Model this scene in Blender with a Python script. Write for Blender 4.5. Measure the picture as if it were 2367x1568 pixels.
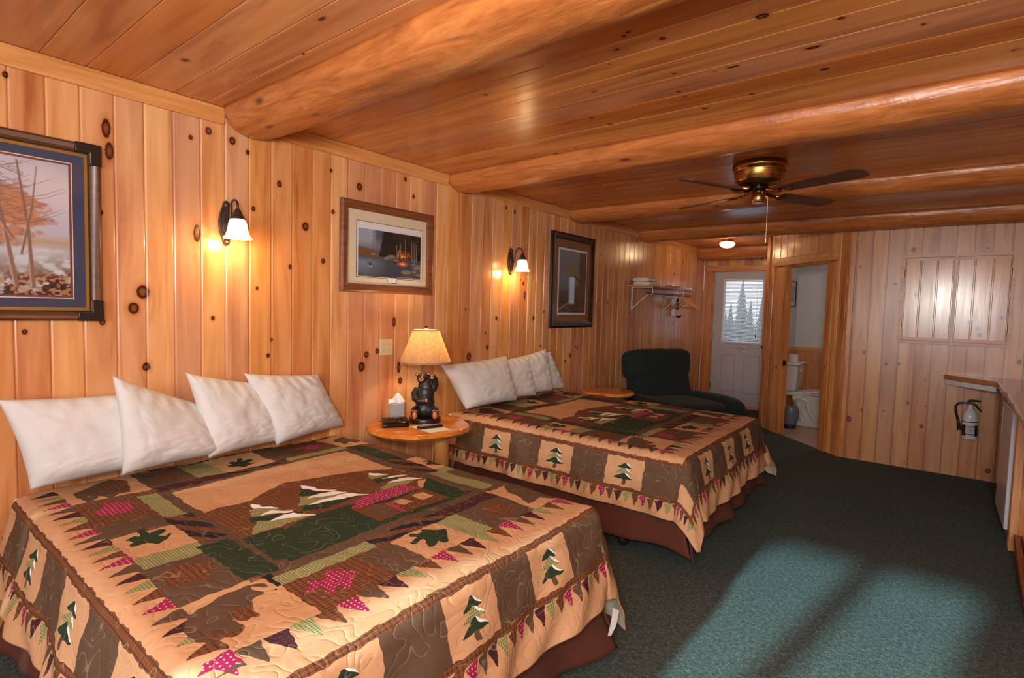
import bpy, math, random
import numpy as np
from mathutils import Vector, Matrix, noise as mnoise
random.seed(7); RNG = np.random.default_rng(11)
SC = bpy.context.scene
for o in list(bpy.data.objects): bpy.data.objects.remove(o)
COL = SC.collection

# ------------------------------------------------------------------ camera
CAM = Vector((2.8, 0.0, 1.3944))
yaw, pitch, roll = 0.66631496, 0.05918787, 0.02688931
fw = Vector((-math.sin(yaw)*math.cos(pitch), math.cos(yaw)*math.cos(pitch), -math.sin(pitch)))
rt = Vector((math.cos(yaw), math.sin(yaw), 0)); up = rt.cross(fw)
r2 = rt*math.cos(roll)+up*math.sin(roll); u2 = -rt*math.sin(roll)+up*math.cos(roll)
cd = bpy.data.cameras.new('camera'); cd.sensor_fit = 'HORIZONTAL'; cd.sensor_width = 36.0
cd.lens = 1242.207*36/2367; cd.clip_start = 0.05
cam = bpy.data.objects.new('camera', cd); COL.objects.link(cam)
M3 = Matrix((r2, u2, -fw)).transposed()
cam.matrix_world = Matrix.Translation(CAM) @ M3.to_4x4()
SC.camera = cam

# ------------------------------------------------------------------ world, daylight, exposure
SC.view_settings.view_transform = 'Standard'; SC.view_settings.look = 'None'
SC.view_settings.gamma = 1.0; SC.view_settings.use_curve_mapping = False
SC.view_settings.exposure = 0.0
wd = bpy.data.worlds.new('sky'); SC.world = wd; wd.use_nodes = True
wn = wd.node_tree.nodes; wl = wd.node_tree.links
bg = wn['Background']
tc = wn.new('ShaderNodeTexCoord'); sp = wn.new('ShaderNodeSeparateXYZ'); cr = wn.new('ShaderNodeValToRGB')
wl.new(tc.outputs['Generated'], sp.inputs[0]); wl.new(sp.outputs['Z'], cr.inputs[0])
cr.color_ramp.elements[0].position = 0.0; cr.color_ramp.elements[0].color = (0.80, 0.88, 1.0, 1)
cr.color_ramp.elements[1].position = 0.6; cr.color_ramp.elements[1].color = (0.42, 0.62, 1.0, 1)
wl.new(cr.outputs[0], bg.inputs['Color']); bg.inputs['Strength'].default_value = 2.6

def light(name, kind, loc, energy, color=(1, 1, 1), size=0.1, rot=None, target=None, size_y=None, parent=None, spread=None, angle=None):
    d = bpy.data.lights.new(name, kind); d.energy = energy; d.color = color
    if kind == 'AREA':
        d.size = size
        if size_y: d.shape = 'RECTANGLE'; d.size_y = size_y
        if spread: d.spread = spread
    elif kind == 'SUN': d.angle = angle
    else: d.shadow_soft_size = size
    o = bpy.data.objects.new(name, d); COL.objects.link(o); o.location = loc
    if target is not None:
        o.rotation_euler = (Vector(target)-Vector(loc)).to_track_quat('-Z', 'Y').to_euler()
    if parent is not None:
        o.parent = parent; o.location = Vector(loc)-parent.location
    return o

# low daylight through the front windows (draws the two pale panes on the carpet)
el = math.radians(20.5)
sd = Vector((0.166*math.cos(el), 0.986*math.cos(el), -math.sin(el)))
light('daylight_sun', 'SUN', (0, -6, 4), 11.0, (0.50, 0.88, 1.0), angle=math.radians(1.8), target=tuple(Vector((0, -6, 4))+sd))
# photographer's flash beside the camera
light('camera_flash', 'AREA', (2.95, -0.55, 1.78), 36, (1.0, 0.94, 0.86), size=0.25, target=(0.5, 4.2, 2.1))
light('camera_flash_bounce', 'AREA', (3.0, -0.35, 1.72), 42, (1.0, 0.95, 0.88), size=0.25, target=(2.7, 1.6, 3.4))
# soft daylight entering by the front glazing
light('window_daylight', 'AREA', (2.0, -1.45, 1.45), 38, (1.0, 0.96, 0.92), size=1.0, size_y=1.0, target=(2.0, 3, 1.2))
light('window_daylight', 'AREA', (3.3, -1.45, 1.45), 34, (0.84, 0.92, 1.0), size=1.0, size_y=1.0, target=(3.1, 3, 1.4))

# ------------------------------------------------------------------ helpers
def srgb(h, a=1.0):
    if isinstance(h, str):
        h = h.lstrip('#'); c = [int(h[i:i+2], 16)/255 for i in (0, 2, 4)]
    else: c = [v/255 for v in h]
    return tuple([(v/12.92 if v <= 0.04045 else ((v+0.055)/1.055)**2.4) for v in c]+[a])

class NT:
    """small node-tree writer"""
    def __init__(s, name):
        s.m = bpy.data.materials.new(name); s.m.use_nodes = True
        s.n = s.m.node_tree.nodes; s.l = s.m.node_tree.links
        s.b = s.n['Principled BSDF']; s.out = s.n['Material Output']
    def add(s, t, **k):
        n = s.n.new(t)
        for a, v in k.items(): setattr(n, a, v)
        return n
    def put(s, sock, v):
        if v is None: return
        if hasattr(v, 'is_output') or isinstance(v, bpy.types.NodeSocket): s.l.new(v, sock)
        else:
            try: sock.default_value = v
            except Exception: sock.default_value = tuple(v)[:3]
    def math(s, op, a, b=None, c=None, clamp=False):
        n = s.add('ShaderNodeMath', operation=op); n.use_clamp = clamp
        s.put(n.inputs[0], a)
        if b is not None: s.put(n.inputs[1], b)
        if c is not None: s.put(n.inputs[2], c)
        return n.outputs[0]
    def comb(s, x, y, z=0.0):
        n = s.add('ShaderNodeCombineXYZ'); s.put(n.inputs[0], x); s.put(n.inputs[1], y); s.put(n.inputs[2], z); return n.outputs[0]
    def sep(s, v):
        n = s.add('ShaderNodeSeparateXYZ'); s.put(n.inputs[0], v); return n.outputs
    def attr(s, name):
        n = s.add('ShaderNodeAttribute', attribute_name=name); return n.outputs
    def noise(s, vec, scale, detail=3, rough=0.5, dist=0.0):
        n = s.add('ShaderNodeTexNoise'); s.put(n.inputs['Vector'], vec); s.put(n.inputs['Scale'], scale)
        s.put(n.inputs['Detail'], detail); s.put(n.inputs['Roughness'], rough); s.put(n.inputs['Distortion'], dist)
        return n.outputs['Fac']
    def ramp(s, fac, stops, interp='LINEAR'):
        n = s.add('ShaderNodeValToRGB'); s.put(n.inputs[0], fac); e = n.color_ramp.elements; n.color_ramp.interpolation = interp
        while len(e) < len(stops): e.new(0.5)
        for i, (p, c) in enumerate(stops):
            e[i].position = p; e[i].color = c if len(c) == 4 else tuple(c)+(1,)
        return n.outputs[0]
    def mix(s, fac, a, b, mode='MIX'):
        n = s.add('ShaderNodeMix', data_type='RGBA', blend_type=mode); s.put(n.inputs[0], fac); s.put(n.inputs[6], a); s.put(n.inputs[7], b); return n.outputs[2]
    def hsv(s, col, h=0.5, sa=1.0, v=1.0):
        n = s.add('ShaderNodeHueSaturation'); s.put(n.inputs['Hue'], h); s.put(n.inputs['Saturation'], sa); s.put(n.inputs['Value'], v); s.put(n.inputs['Color'], col); return n.outputs[0]
    def bump(s, h, strength=0.2, dist=0.01, normal=None):
        n = s.add('ShaderNodeBump'); s.put(n.inputs['Strength'], strength); s.put(n.inputs['Distance'], dist); s.put(n.inputs['Height'], h)
        if normal is not None: s.put(n.inputs['Normal'], normal)
        s.l.new(n.outputs[0], s.b.inputs['Normal']); return n.outputs[0]
    def coord(s, which='Object'): return s.add('ShaderNodeTexCoord').outputs[which]
    def set(s, **k):
        for a, v in k.items(): s.put(s.b.inputs[a.replace('_', ' ')], v)
        return s.m

def plain(name, col, rough=0.5, metal=0.0, emis=None, es=0.0, var=0.06, bumpamt=0.0, scale=30, **k):
    t = NT(name); c = srgb(col) if isinstance(col, (str, tuple)) and not (isinstance(col, tuple) and len(col) == 4) else col
    nz = t.noise(t.coord(), scale, 3)
    base = t.hsv(c, v=t.math('MULTIPLY_ADD', nz, var*2, 1-var))
    t.set(Base_Color=base, Roughness=rough, Metallic=metal)
    if emis: t.set(Emission_Color=emis, Emission_Strength=es)
    if bumpamt: t.bump(nz, bumpamt, 0.004)
    for a, v in k.items(): t.put(t.b.inputs[a.replace('_', ' ')], v)
    return t.m

def board_wood(name, light_c, mid_c, dark_c, rough=0.3, knot_dark='#3a1c10', sat=1.0, grain=1.0):
    t = NT(name)
    g = t.attr('g')[2]; tt = t.attr('tt')[2]; rnd = t.attr('rnd')[2]; kd = t.attr('kd')[2]
    v1 = t.comb(t.math('MULTIPLY_ADD', g, 15, t.math('MULTIPLY', rnd, 97)), t.math('MULTIPLY_ADD', tt, 1.3, t.math('MULTIPLY', rnd, 37)), rnd)
    n1 = t.noise(v1, 1.0, 3, 0.5, 0.6)
    v2 = t.comb(t.math('MULTIPLY_ADD', g, 330, t.math('MULTIPLY', rnd, 55)), t.math('MULTIPLY', tt, 5), rnd)
    n2 = t.noise(v2, 1.0, 2, 0.5)
    f = t.math('ADD', t.math('MULTIPLY', n1, 0.85), t.math('MULTIPLY', n2, 0.13*grain))
    col = t.ramp(f, [(0.30, srgb(light_c)), (0.52, srgb(mid_c)), (0.72, srgb(dark_c))])
    r2_ = t.math('FRACT', t.math('MULTIPLY', rnd, 7.31))
    col = t.hsv(col, t.math('MULTIPLY_ADD', rnd, 0.016, 0.492), t.math('MULTIPLY_ADD', r2_, 0.16*sat, 0.90*sat), t.math('MULTIPLY_ADD', rnd, 0.28, 0.84))
    # darker heart streaks
    v3 = t.comb(t.math('MULTIPLY_ADD', g, 14, t.math('MULTIPLY', rnd, 71)), t.math('MULTIPLY', tt, 0.45), rnd)
    n3 = t.noise(v3, 1.0, 2, 0.5, 0.4)
    col = t.mix(t.ramp(n3, [(0.60, (0, 0, 0, 1)), (0.78, (0.45, 0.45, 0.45, 1))]), col, srgb(dark_c))
    kn = t.math('ADD', kd, t.math('MULTIPLY', t.math('SUBTRACT', t.noise(t.comb(t.math('MULTIPLY', g, 60), t.math('MULTIPLY', tt, 60), 0), 1.0, 2), 0.5), 0.35))
    kd_c = srgb(knot_dark)
    kc = t.ramp(t.math('MULTIPLY', kn, 0.25), [(0.0, srgb('#8e5530')), (0.13, srgb('#6e3c1e')), (0.185, kd_c), (0.235, kd_c), (0.29, srgb(dark_c)), (0.6, srgb(mid_c))])
    km = t.ramp(t.math('MULTIPLY', kn, 0.25), [(0.25, (1, 1, 1, 1)), (0.32, (0.55, 0.55, 0.55, 1)), (0.65, (0, 0, 0, 1))])
    col = t.mix(km, col, kc)
    col = t.mix(t.math('MULTIPLY', t.attr('groove_shade')[2], 0.6), col, srgb('#84461f'))   # shade of the wide grooves mixed into the colour
    t.set(Base_Color=col, Roughness=t.math('MULTIPLY_ADD', n1, 0.18, rough-0.06), IOR=1.5)
    t.bump(f, 0.10, 0.004)
    return t.m

def wood(name, light_c, mid_c, dark_c, axis='Z', rough=0.35, s=1.0, knots=True, bumpamt=0.1):
    t = NT(name); o = t.sep(t.coord())
    ax = 'XYZ'.index(axis); oth = [i for i in range(3) if i != ax]
    v1 = t.comb(t.math('MULTIPLY', o[oth[0]], 24*s), t.math('MULTIPLY', o[oth[1]], 24*s), t.math('MULTIPLY', o[ax], 1.6*s))
    n1 = t.noise(v1, 1.0, 4, 0.6, 0.7)
    v2 = t.comb(t.math('MULTIPLY', o[oth[0]], 260*s), t.math('MULTIPLY', o[oth[1]], 260*s), t.math('MULTIPLY', o[ax], 6*s))
    f = t.math('ADD', t.math('MULTIPLY', n1, 0.85), t.math('MULTIPLY', t.noise(v2, 1.0, 2), 0.2))
    col = t.ramp(f, [(0.30, srgb(light_c)), (0.52, srgb(mid_c)), (0.74, srgb(dark_c))])
    if knots:
        vo = t.add('ShaderNodeTexVoronoi'); vo.feature = 'F1'
        t.put(vo.inputs['Vector'], t.comb(t.math('MULTIPLY', o[oth[0]], 5), t.math('MULTIPLY', o[oth[1]], 5), t.math('MULTIPLY', o[ax], 2.6))); t.put(vo.inputs['Scale'], 1.0)
        d = t.math('ADD', vo.outputs['Distance'], t.math('MULTIPLY', n1, 0.03))
        col = t.mix(t.ramp(d, [(0.055, (1, 1, 1, 1)), (0.085, (0.0, 0.0, 0.0, 1))]), col, srgb('#4a2412'))
    t.set(Base_Color=col, Roughness=rough); t.bump(f, bumpamt, 0.004)
    return t.m

def fabric(name, col, rough=0.9, weave=900, amt=0.25, var=0.1, sheen=0.2, big=6):
    t = NT(name); o = t.coord(); s = t.sep(o)
    w = t.math('MULTIPLY', t.math('SINE', t.math('MULTIPLY', s[0], weave)), t.math('SINE', t.math('MULTIPLY', t.math('ADD', s[2], s[1]), weave)))
    n = t.noise(o, big, 4, 0.6)
    c = t.hsv(srgb(col), v=t.math('ADD', t.math('MULTIPLY_ADD', n, var*2, 1-var), t.math('MULTIPLY', w, 0.04)))
    t.set(Base_Color=c, Roughness=rough, Sheen_Weight=sheen)
    t.bump(t.math('ADD', w, t.math('MULTIPLY', n, 2)), amt, 0.003)
    return t.m

# ---- mesh builder
class B:
    def __init__(s): s.v = []; s.f = []; s.mi = []
    def _add(s, vs, fs, mi=0):
        n = len(s.v); s.v += [tuple(v) for v in vs]
        for f in fs: s.f.append(tuple(n+i for i in f)); s.mi.append(mi)
        return s
    def box(s, lo, hi, mi=0, M=None):
        x0, y0, z0 = lo; x1, y1, z1 = hi
        vs = [Vector(p) for p in ((x0, y0, z0), (x1, y0, z0), (x1, y1, z0), (x0, y1, z0), (x0, y0, z1), (x1, y0, z1), (x1, y1, z1), (x0, y1, z1))]
        if M is not None: vs = [M @ v for v in vs]
        return s._add(vs, [(0, 3, 2, 1), (4, 5, 6, 7), (0, 1, 5, 4), (1, 2, 6, 5), (2, 3, 7, 6), (3, 0, 4, 7)], mi)
    def lathe(s, prof, c=(0, 0, 0), n=32, axis='Z', mi=0, caps=True, M=None, sx=1, sy=1):
        vs = []; fs = []
        for r, h in prof:
            for k in range(n):
                a = 2*math.pi*k/n; p = (r*math.cos(a)*sx, r*math.sin(a)*sy, h)
                if axis == 'X': p = (p[2], p[0], p[1])
                elif axis == 'Y': p = (p[1], p[2], p[0])
                vs.append(Vector(p)+Vector(c))
        for j in range(len(prof)-1):
            for k in range(n):
                a, b = j*n+k, j*n+(k+1) % n; fs.append((a, b, b+n, a+n))
        if caps:
            fs.append(tuple(reversed(range(n)))); fs.append(tuple(range((len(prof)-1)*n, len(prof)*n)))
        if M is not None: vs = [M @ v for v in vs]
        return s._add(vs, fs, mi)
    def tube(s, pts, r, n=10, mi=0, caps=True, flat=1.0):
        pts = [Vector(p) for p in pts]; rs = r if isinstance(r, (list, tuple)) else [r]*len(pts)
        vs = []; fs = []; prev = None
        for i, p in enumerate(pts):
            d = (pts[min(i+1, len(pts)-1)]-pts[max(i-1, 0)]).normalized()
            if prev is None: a = d.orthogonal().normalized()
            else: a = (prev-d*prev.dot(d)).normalized()
            prev = a; b = d.cross(a)
            for k in range(n):
                t = 2*math.pi*k/n; vs.append(p+a*math.cos(t)*rs[i]+b*math.sin(t)*rs[i]*flat)
        for j in range(len(pts)-1):
            for k in range(n):
                q, w = j*n+k, j*n+(k+1) % n; fs.append((q, w, w+n, q+n))
        if caps: fs.append(tuple(reversed(range(n)))); fs.append(tuple(range((len(pts)-1)*n, len(pts)*n)))
        return s._add(vs, fs, mi)
    def prism(s, poly, ax_u, ax_v, ax_n, o, d0, d1, mi=0):
        U, V, N, O = Vector(ax_u), Vector(ax_v), Vector(ax_n), Vector(o); n = len(poly)
        vs = [O+U*a+V*b+N*d0 for a, b in poly]+[O+U*a+V*b+N*d1 for a, b in poly]
        fs = [tuple(reversed(range(n))), tuple(range(n, 2*n))]+[(i, (i+1) % n, n+(i+1) % n, n+i) for i in range(n)]
        return s._add(vs, fs, mi)
    def ball(s, c, r, n=20, m=12, mi=0, sc=(1, 1, 1), M=None):
        prof = [(max(1e-4, math.sin(math.pi*j/m)), -math.cos(math.pi*j/m)) for j in range(m+1)]
        vs = []; fs = []
        for q, h in prof:
            for k in range(n):
                a = 2*math.pi*k/n; p = Vector((q*math.cos(a)*r*sc[0], q*math.sin(a)*r*sc[1], h*r*sc[2]))
                if M is not None: p = M @ p
                vs.append(p+Vector(c))
        for j in range(m):
            for k in range(n):
                a, b = j*n+k, j*n+(k+1) % n; fs.append((a, b, b+n, a+n))
        return s._add(vs, fs, mi)
    def build(s, name, mat, parent=None, origin=None, smooth=False, bevel=0, seg=2, sub=0, angle=40, weld=False):
        me = bpy.data.meshes.new(name)
        off = Vector(origin) if origin is not None else Vector((0, 0, 0))
        me.from_pydata([tuple(Vector(v)-off) for v in s.v], [], s.f); me.update()
        for m in (mat if isinstance(mat, (list, tuple)) else [mat]): me.materials.append(m)
        if len(me.materials) > 1: me.polygons.foreach_set('material_index', s.mi)
        if smooth:
            me.polygons.foreach_set('use_smooth', [True]*len(me.polygons))
            if smooth != 'all' and not sub: me.set_sharp_from_angle(angle=math.radians(angle))
        o = bpy.data.objects.new(name, me); COL.objects.link(o)
        if parent is not None: o.parent = parent
        elif origin is not None: o.location = origin
        if weld: o.modifiers.new('weld', 'WELD').merge_threshold = 0.0005
        if sub: m = o.modifiers.new('sub', 'SUBSURF'); m.levels = sub; m.render_levels = sub
        if bevel:
            m = o.modifiers.new('bevel', 'BEVEL'); m.width = bevel; m.segments = seg; m.limit_method = 'ANGLE'; m.angle_limit = math.radians(35)
            if not smooth:
                me.polygons.foreach_set('use_smooth', [True]*len(me.polygons)); me.set_sharp_from_angle(angle=math.radians(35))
        return o

def tag(o, label=None, cat=None, group=None, kind=None):
    if label: o['label'] = label
    if cat: o['category'] = cat
    if group: o['group'] = group
    if kind: o['kind'] = kind
    return o
def thing(name, label, cat, loc=(0, 0, 0), rotz=0.0, group=None):
    o = bpy.data.objects.new(name, None); COL.objects.link(o); o.location = loc; o.rotation_euler = (0, 0, rotz)
    o.empty_display_size = 0.1
    return tag(o, label, cat, group)
def struct(o, label=None): o['kind'] = 'structure'; return tag(o, label)
def dup(root, loc, rotz=None, label=None):
    r = root.copy(); COL.objects.link(r); r.location = loc
    if rotz is not None: r.rotation_euler = (0, 0, rotz)
    if label: r['label'] = label
    def rec(a, b):
        for ch in list(a.children):
            c = ch.copy(); COL.objects.link(c); c.parent = b; rec(ch, c)
    rec(root, r)
    return r

def grid_mesh(name, P, mat, attrs=None, uv=None, smooth=True, parent=None, mask=None, face_attr=None, origin=None):
    """P: (n,m,3) array of points -> quad grid mesh with point float attributes"""
    n, m = P.shape[:2]; idx = np.arange(n*m).reshape(n, m)
    q = np.stack([idx[:-1, :-1], idx[1:, :-1], idx[1:, 1:], idx[:-1, 1:]], -1).reshape(-1, 4)
    if mask is not None: q = q[mask.reshape(-1)]
    return raw_mesh(name, P.reshape(-1, 3), q, mat, attrs, uv, smooth, parent, face_attr, origin)
def raw_mesh(name, V, Q, mat, attrs=None, uv=None, smooth=False, parent=None, face_attr=None, origin=None):
    me = bpy.data.meshes.new(name)
    V = np.asarray(V, np.float32)
    if origin is not None: V = V-np.array(origin, np.float32)
    me.vertices.add(len(V)); me.vertices.foreach_set('co', V.ravel())
    me.loops.add(len(Q)*4); me.loops.foreach_set('vertex_index', Q.astype(np.int32).ravel())
    me.polygons.add(len(Q)); me.polygons.foreach_set('loop_start', np.arange(0, len(Q)*4, 4, dtype=np.int32))
    me.polygons.foreach_set('loop_total', np.full(len(Q), 4, np.int32))
    me.update(calc_edges=True); me.validate()
    for k, a in (attrs or {}).items():
        if a.ndim == 2 and a.shape[1] >= 3 and a.shape[1] <= 4:
            at = me.attributes.new(k, 'FLOAT_COLOR', 'POINT'); c = np.ones((len(V), 4), np.float32); c[:, :a.shape[1]] = a
            at.data.foreach_set('color', c.ravel())
        else:
            at = me.attributes.new(k, 'FLOAT', 'POINT'); at.data.foreach_set('value', a.astype(np.float32).ravel())
    for k, a in (face_attr or {}).items():
        at = me.attributes.new(k, 'FLOAT', 'FACE'); at.data.foreach_set('value', a.astype(np.float32).ravel())
    if uv is not None:
        ul = me.uv_layers.new(name='UVMap'); ul.data.foreach_set('uv', uv.reshape(-1, 2)[Q.ravel()].astype(np.float32).ravel())
    me.polygons.foreach_set('use_smooth', np.full(len(Q), bool(smooth)))
    me.materials.append(mat); me.update()
    o = bpy.data.objects.new(name, me); COL.objects.link(o)
    if parent is not None: o.parent = parent
    elif origin is not None: o.location = origin
    return o

def boards(name, O, S, T, N, edges, t0, t1, knots, mat, holes=(), gw=0.007, gd=0.006, ds=0.013, dt=0.014, flat=0.0, poly=None):
    """tongue and groove boards: s runs across the boards, t along them, N out of the wall"""
    O, S, T, N = [np.array(a, float) for a in (O, S, T, N)]
    ts = set(np.round(np.linspace(t0, t1, max(2, int((t1-t0)/dt))), 5))
    for (a, b, c, d) in holes: ts |= {c, d}
    ts = np.array(sorted(x for x in ts if t0-1e-6 <= x <= t1+1e-6))
    s_c, dep, bid = [], [], []
    for i in range(len(edges)-1):
        a, b = edges[i], edges[i+1]; g = min(gw, (b-a)*0.2)
        inner = list(np.linspace(a+g, b-g, max(2, int((b-a)/ds))))
        for h in holes:
            for e in h[:2]:
                if a+g+0.001 < e < b-g-0.001: inner.append(e)
        q_ = [a+flat*0.5] if flat else [a+g*0.35]; q2 = [b-flat*0.5] if flat else [b-g*0.35]; dq = [-gd] if flat else [-gd*0.36]
        ss = [a]+q_+sorted(inner)+q2+[b]
        dd = [-gd]+dq+[0]*len(inner)+dq+[-gd]
        s_c += ss; dep += dd; bid += [i]*len(ss)
    s_c, dep, bid = np.array(s_c), np.array(dep), np.array(bid)
    S2, T2 = np.meshgrid(s_c, ts, indexing='ij'); D2 = np.repeat(dep[:, None], len(ts), 1)
    kd = np.full(S2.shape, 4.0); g = S2.copy()
    for (ks, kt, kr) in knots:
        el_ = 1.25 if kr > 0 else 2.6; kr = abs(kr)*(0.9 if kr > 0 else 0.42)
        i0, i1 = np.searchsorted(s_c, [ks-0.09, ks+0.09]); j0, j1 = np.searchsorted(ts, [kt-0.3, kt+0.3])
        if i1 <= i0 or j1 <= j0: continue
        dx = S2[i0:i1, j0:j1]-ks; dy = T2[i0:i1, j0:j1]-kt
        kd[i0:i1, j0:j1] = np.minimum(kd[i0:i1, j0:j1], np.sqrt((dx/kr)**2+(dy/(kr*el_))**2))
        R2 = (1.5*kr)**2
        g[i0:i1, j0:j1] -= dx*R2/np.maximum(dx**2+(dy/2.2)**2, R2)*0.9
    g_shade = ((dep[1:] < -0.001) & (dep[:-1] < -0.001)).astype(float) if flat else np.zeros(len(dep)-1)
    P = O+S2[..., None]*S+T2[..., None]*T+D2[..., None]*N
    same = (bid[1:] == bid[:-1])[:, None] & np.ones(len(ts)-1, bool)[None]
    sm = (s_c[1:]+s_c[:-1])/2; tm = (ts[1:]+ts[:-1])/2
    for (a, b, c, d) in holes: same &= ~((sm[:, None] > a) & (sm[:, None] < b) & (tm[None] > c) & (tm[None] < d))
    rv = RNG.random(len(edges)); fr = np.repeat(rv[bid[:-1]][:, None], len(ts)-1, 1)[same]; g_shade_f = np.repeat(g_shade[:, None], len(ts)-1, 1)[same]
    # orientation check so normals follow N
    if np.dot(np.cross(S, T), N) < 0:
        P = P[:, ::-1]; T2 = T2[:, ::-1]; kd = kd[:, ::-1]; g = g[:, ::-1]; same = same[:, ::-1]
        fr = np.repeat(rv[bid[:-1]][:, None], len(ts)-1, 1)[same]; g_shade_f = np.repeat(g_shade[:, None], len(ts)-1, 1)[same]
    return grid_mesh(name, P, mat, {'g': g.ravel(), 'tt': T2.ravel(), 'kd': kd.ravel()}, None, False, None, same, {'rnd': fr, 'groove_shade': g_shade_f})

def rand_knots(s0, s1, t0, t1, per_m2, r0=0.005, r1=0.016, avoid=None):
    n = int((s1-s0)*(t1-t0)*per_m2); out = []
    for _ in range(n):
        p = (RNG.uniform(s0, s1), RNG.uniform(t0, t1), RNG.uniform(r0, r1))
        if avoid and avoid(p[0], p[1]): continue
        out.append(p)
    return out
# ------------------------------------------------------------------ materials
M_wall = board_wood('knotty_pine_wall', '#e0a66f', '#d2915a', '#b26a3a', rough=0.19, knot_dark='#3d1b10')
M_ceil = board_wood('knotty_pine_ceiling', '#d08a52', '#c07640', '#98552c', rough=0.20, knot_dark='#31160c')
M_back = board_wood('aged_pine_wall', '#d29a6a', '#c58a5a', '#aa6a3e', rough=0.26, knot_dark='#4a2c20', grain=1.6)
M_trim = wood('pine_trim', '#dfa468', '#cf8c4f', '#a8662f', 'Y', 0.35)
M_trimx = wood('pine_trim_across', '#dfa468', '#cf8c4f', '#a8662f', 'X', 0.35)
M_post = wood('pine_trim_upright', '#d9995c', '#c67c42', '#9c5527', 'Z', 0.3)
M_lightpost = wood('pale_pine_upright', '#e6b482', '#d99a64', '#bd7c48', 'Z', 0.4)
M_white = plain('white_paint', '#d6d3d2', 0.5, var=0.02)
M_plaster = plain('white_plaster', '#c9c2c0', 0.8, var=0.03, bumpamt=0.3, scale=160)
M_black = plain('black_plastic', '#15130f', 0.25, var=0.1)
M_chrome = plain('chrome', '#c8c8ca', 0.15, 1.0)

def log_mat():
    t = NT('peeled_log'); o = t.sep(t.coord())
    v = t.comb(t.math('MULTIPLY', o[0], 2.2), t.math('MULTIPLY', o[1], 16), t.math('MULTIPLY', o[2], 16))
    n1 = t.noise(v, 1.0, 5, 0.65, 1.2)
    n2 = t.noise(t.comb(t.math('MULTIPLY', o[0], 12), t.math('MULTIPLY', o[1], 110), t.math('MULTIPLY', o[2], 110)), 1.0, 3)
    n3 = t.noise(t.coord(), 5.0, 4, 0.6, 0.5)
    f = t.math('ADD', t.math('MULTIPLY', n1, 0.8), t.math('MULTIPLY', n2, 0.2))
    col = t.ramp(f, [(0.28, srgb('#c9864c')), (0.48, srgb('#b56c36')), (0.66, srgb('#935027')), (0.8, srgb('#5f351d'))])
    col = t.mix(t.ramp(n3, [(0.56, (0, 0, 0, 1)), (0.75, (0.5, 0.5, 0.5, 1))]), col, srgb('#8a4a24'))
    vo = t.add('ShaderNodeTexVoronoi'); t.put(vo.inputs['Vector'], t.comb(t.math('MULTIPLY', o[0], 2.4), t.math('MULTIPLY', o[1], 7), t.math('MULTIPLY', o[2], 7))); t.put(vo.inputs['Scale'], 1.0)
    col = t.mix(t.ramp(t.math('ADD', vo.outputs['Distance'], t.math('MULTIPLY', n1, 0.1)), [(0.10, (1, 1, 1, 1)), (0.17, (0, 0, 0, 1))]), col, srgb('#54301c'))
    t.set(Base_Color=col, Roughness=t.math('MULTIPLY_ADD', n1, 0.2, 0.22)); t.bump(t.math('ADD', f, t.math('MULTIPLY', n3, 1.5)), 0.35, 0.012)
    return t.m
M_log = log_mat()

def carpet_mat():
    t = NT('green_carpet'); o = t.coord()
    n1 = t.noise(o, 260, 2, 0.7); n2 = t.noise(o, 60, 3, 0.6); n3 = t.noise(o, 1.2, 2)
    f = t.math('ADD', t.math('MULTIPLY', n1, 0.7), t.math('MULTIPLY', n2, 0.3))
    s = t.sep(o)
    gx = t.math('PINGPONG', t.math('ADD', s[0], s[1]), 0.045); gy = t.math('PINGPONG', t.math('SUBTRACT', s[0], s[1]), 0.045)
    tuft = t.math('MULTIPLY', t.math('LESS_THAN', t.math('MINIMUM', gx, gy), 0.0035), 0.025)
    col = t.ramp(t.math('ADD', f, tuft), [(0.32, srgb('#252d2a')), (0.5, srgb('#46514c')), (0.66, srgb('#84918c'))])
    col = t.hsv(col, v=t.math('MULTIPLY_ADD', n3, 0.3, 0.85))
    t.set(Base_Color=col, Roughness=0.95, Specular_IOR_Level=0.1); t.bump(f, 0.9, 0.006)
    return t.m
M_carpet = carpet_mat()

def tile_mat():
    t = NT('beige_floor_tile'); o = t.coord()
    br = t.add('ShaderNodeTexBrick'); t.put(br.inputs['Vector'], o); br.offset = 0; t.put(br.inputs['Scale'], 1.0)
    t.put(br.inputs['Brick Width'], 0.3); t.put(br.inputs['Row Height'], 0.3); t.put(br.inputs['Mortar Size'], 0.004)
    t.put(br.inputs['Color1'], srgb('#c2a58c')); t.put(br.inputs['Color2'], srgb('#b99a80')); t.put(br.inputs['Mortar'], srgb('#94806c'))
    n = t.noise(o, 18, 4); t.set(Base_Color=t.hsv(br.outputs['Color'], v=t.math('MULTIPLY_ADD', n, 0.3, 0.85)), Roughness=0.4)
    return t.m
M_tile = tile_mat()

# ------------------------------------------------------------------ the room
HC = 2.327; YB = 6.16; YF = 8.25; XR = 4.2; Y0 = -1.6
b = B(); b._add([(0, Y0, 0), (XR, Y0, 0), (XR, YB, 0), (2.11, YB, 0), (1.15, 7.12, 0), (1.15, YF, 0), (0, YF, 0)], [tuple(range(7))])
struct(b.build('floor', M_carpet))
b = B(); b._add([(2.11, YB, -0.002), (XR, YB, -0.002), (XR, 8.74, -0.002), (1.15, 8.74, -0.002), (1.15, 7.12, -0.002)], [tuple(range(5))])
struct(b.build('floor_bathroom', M_tile))

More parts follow.
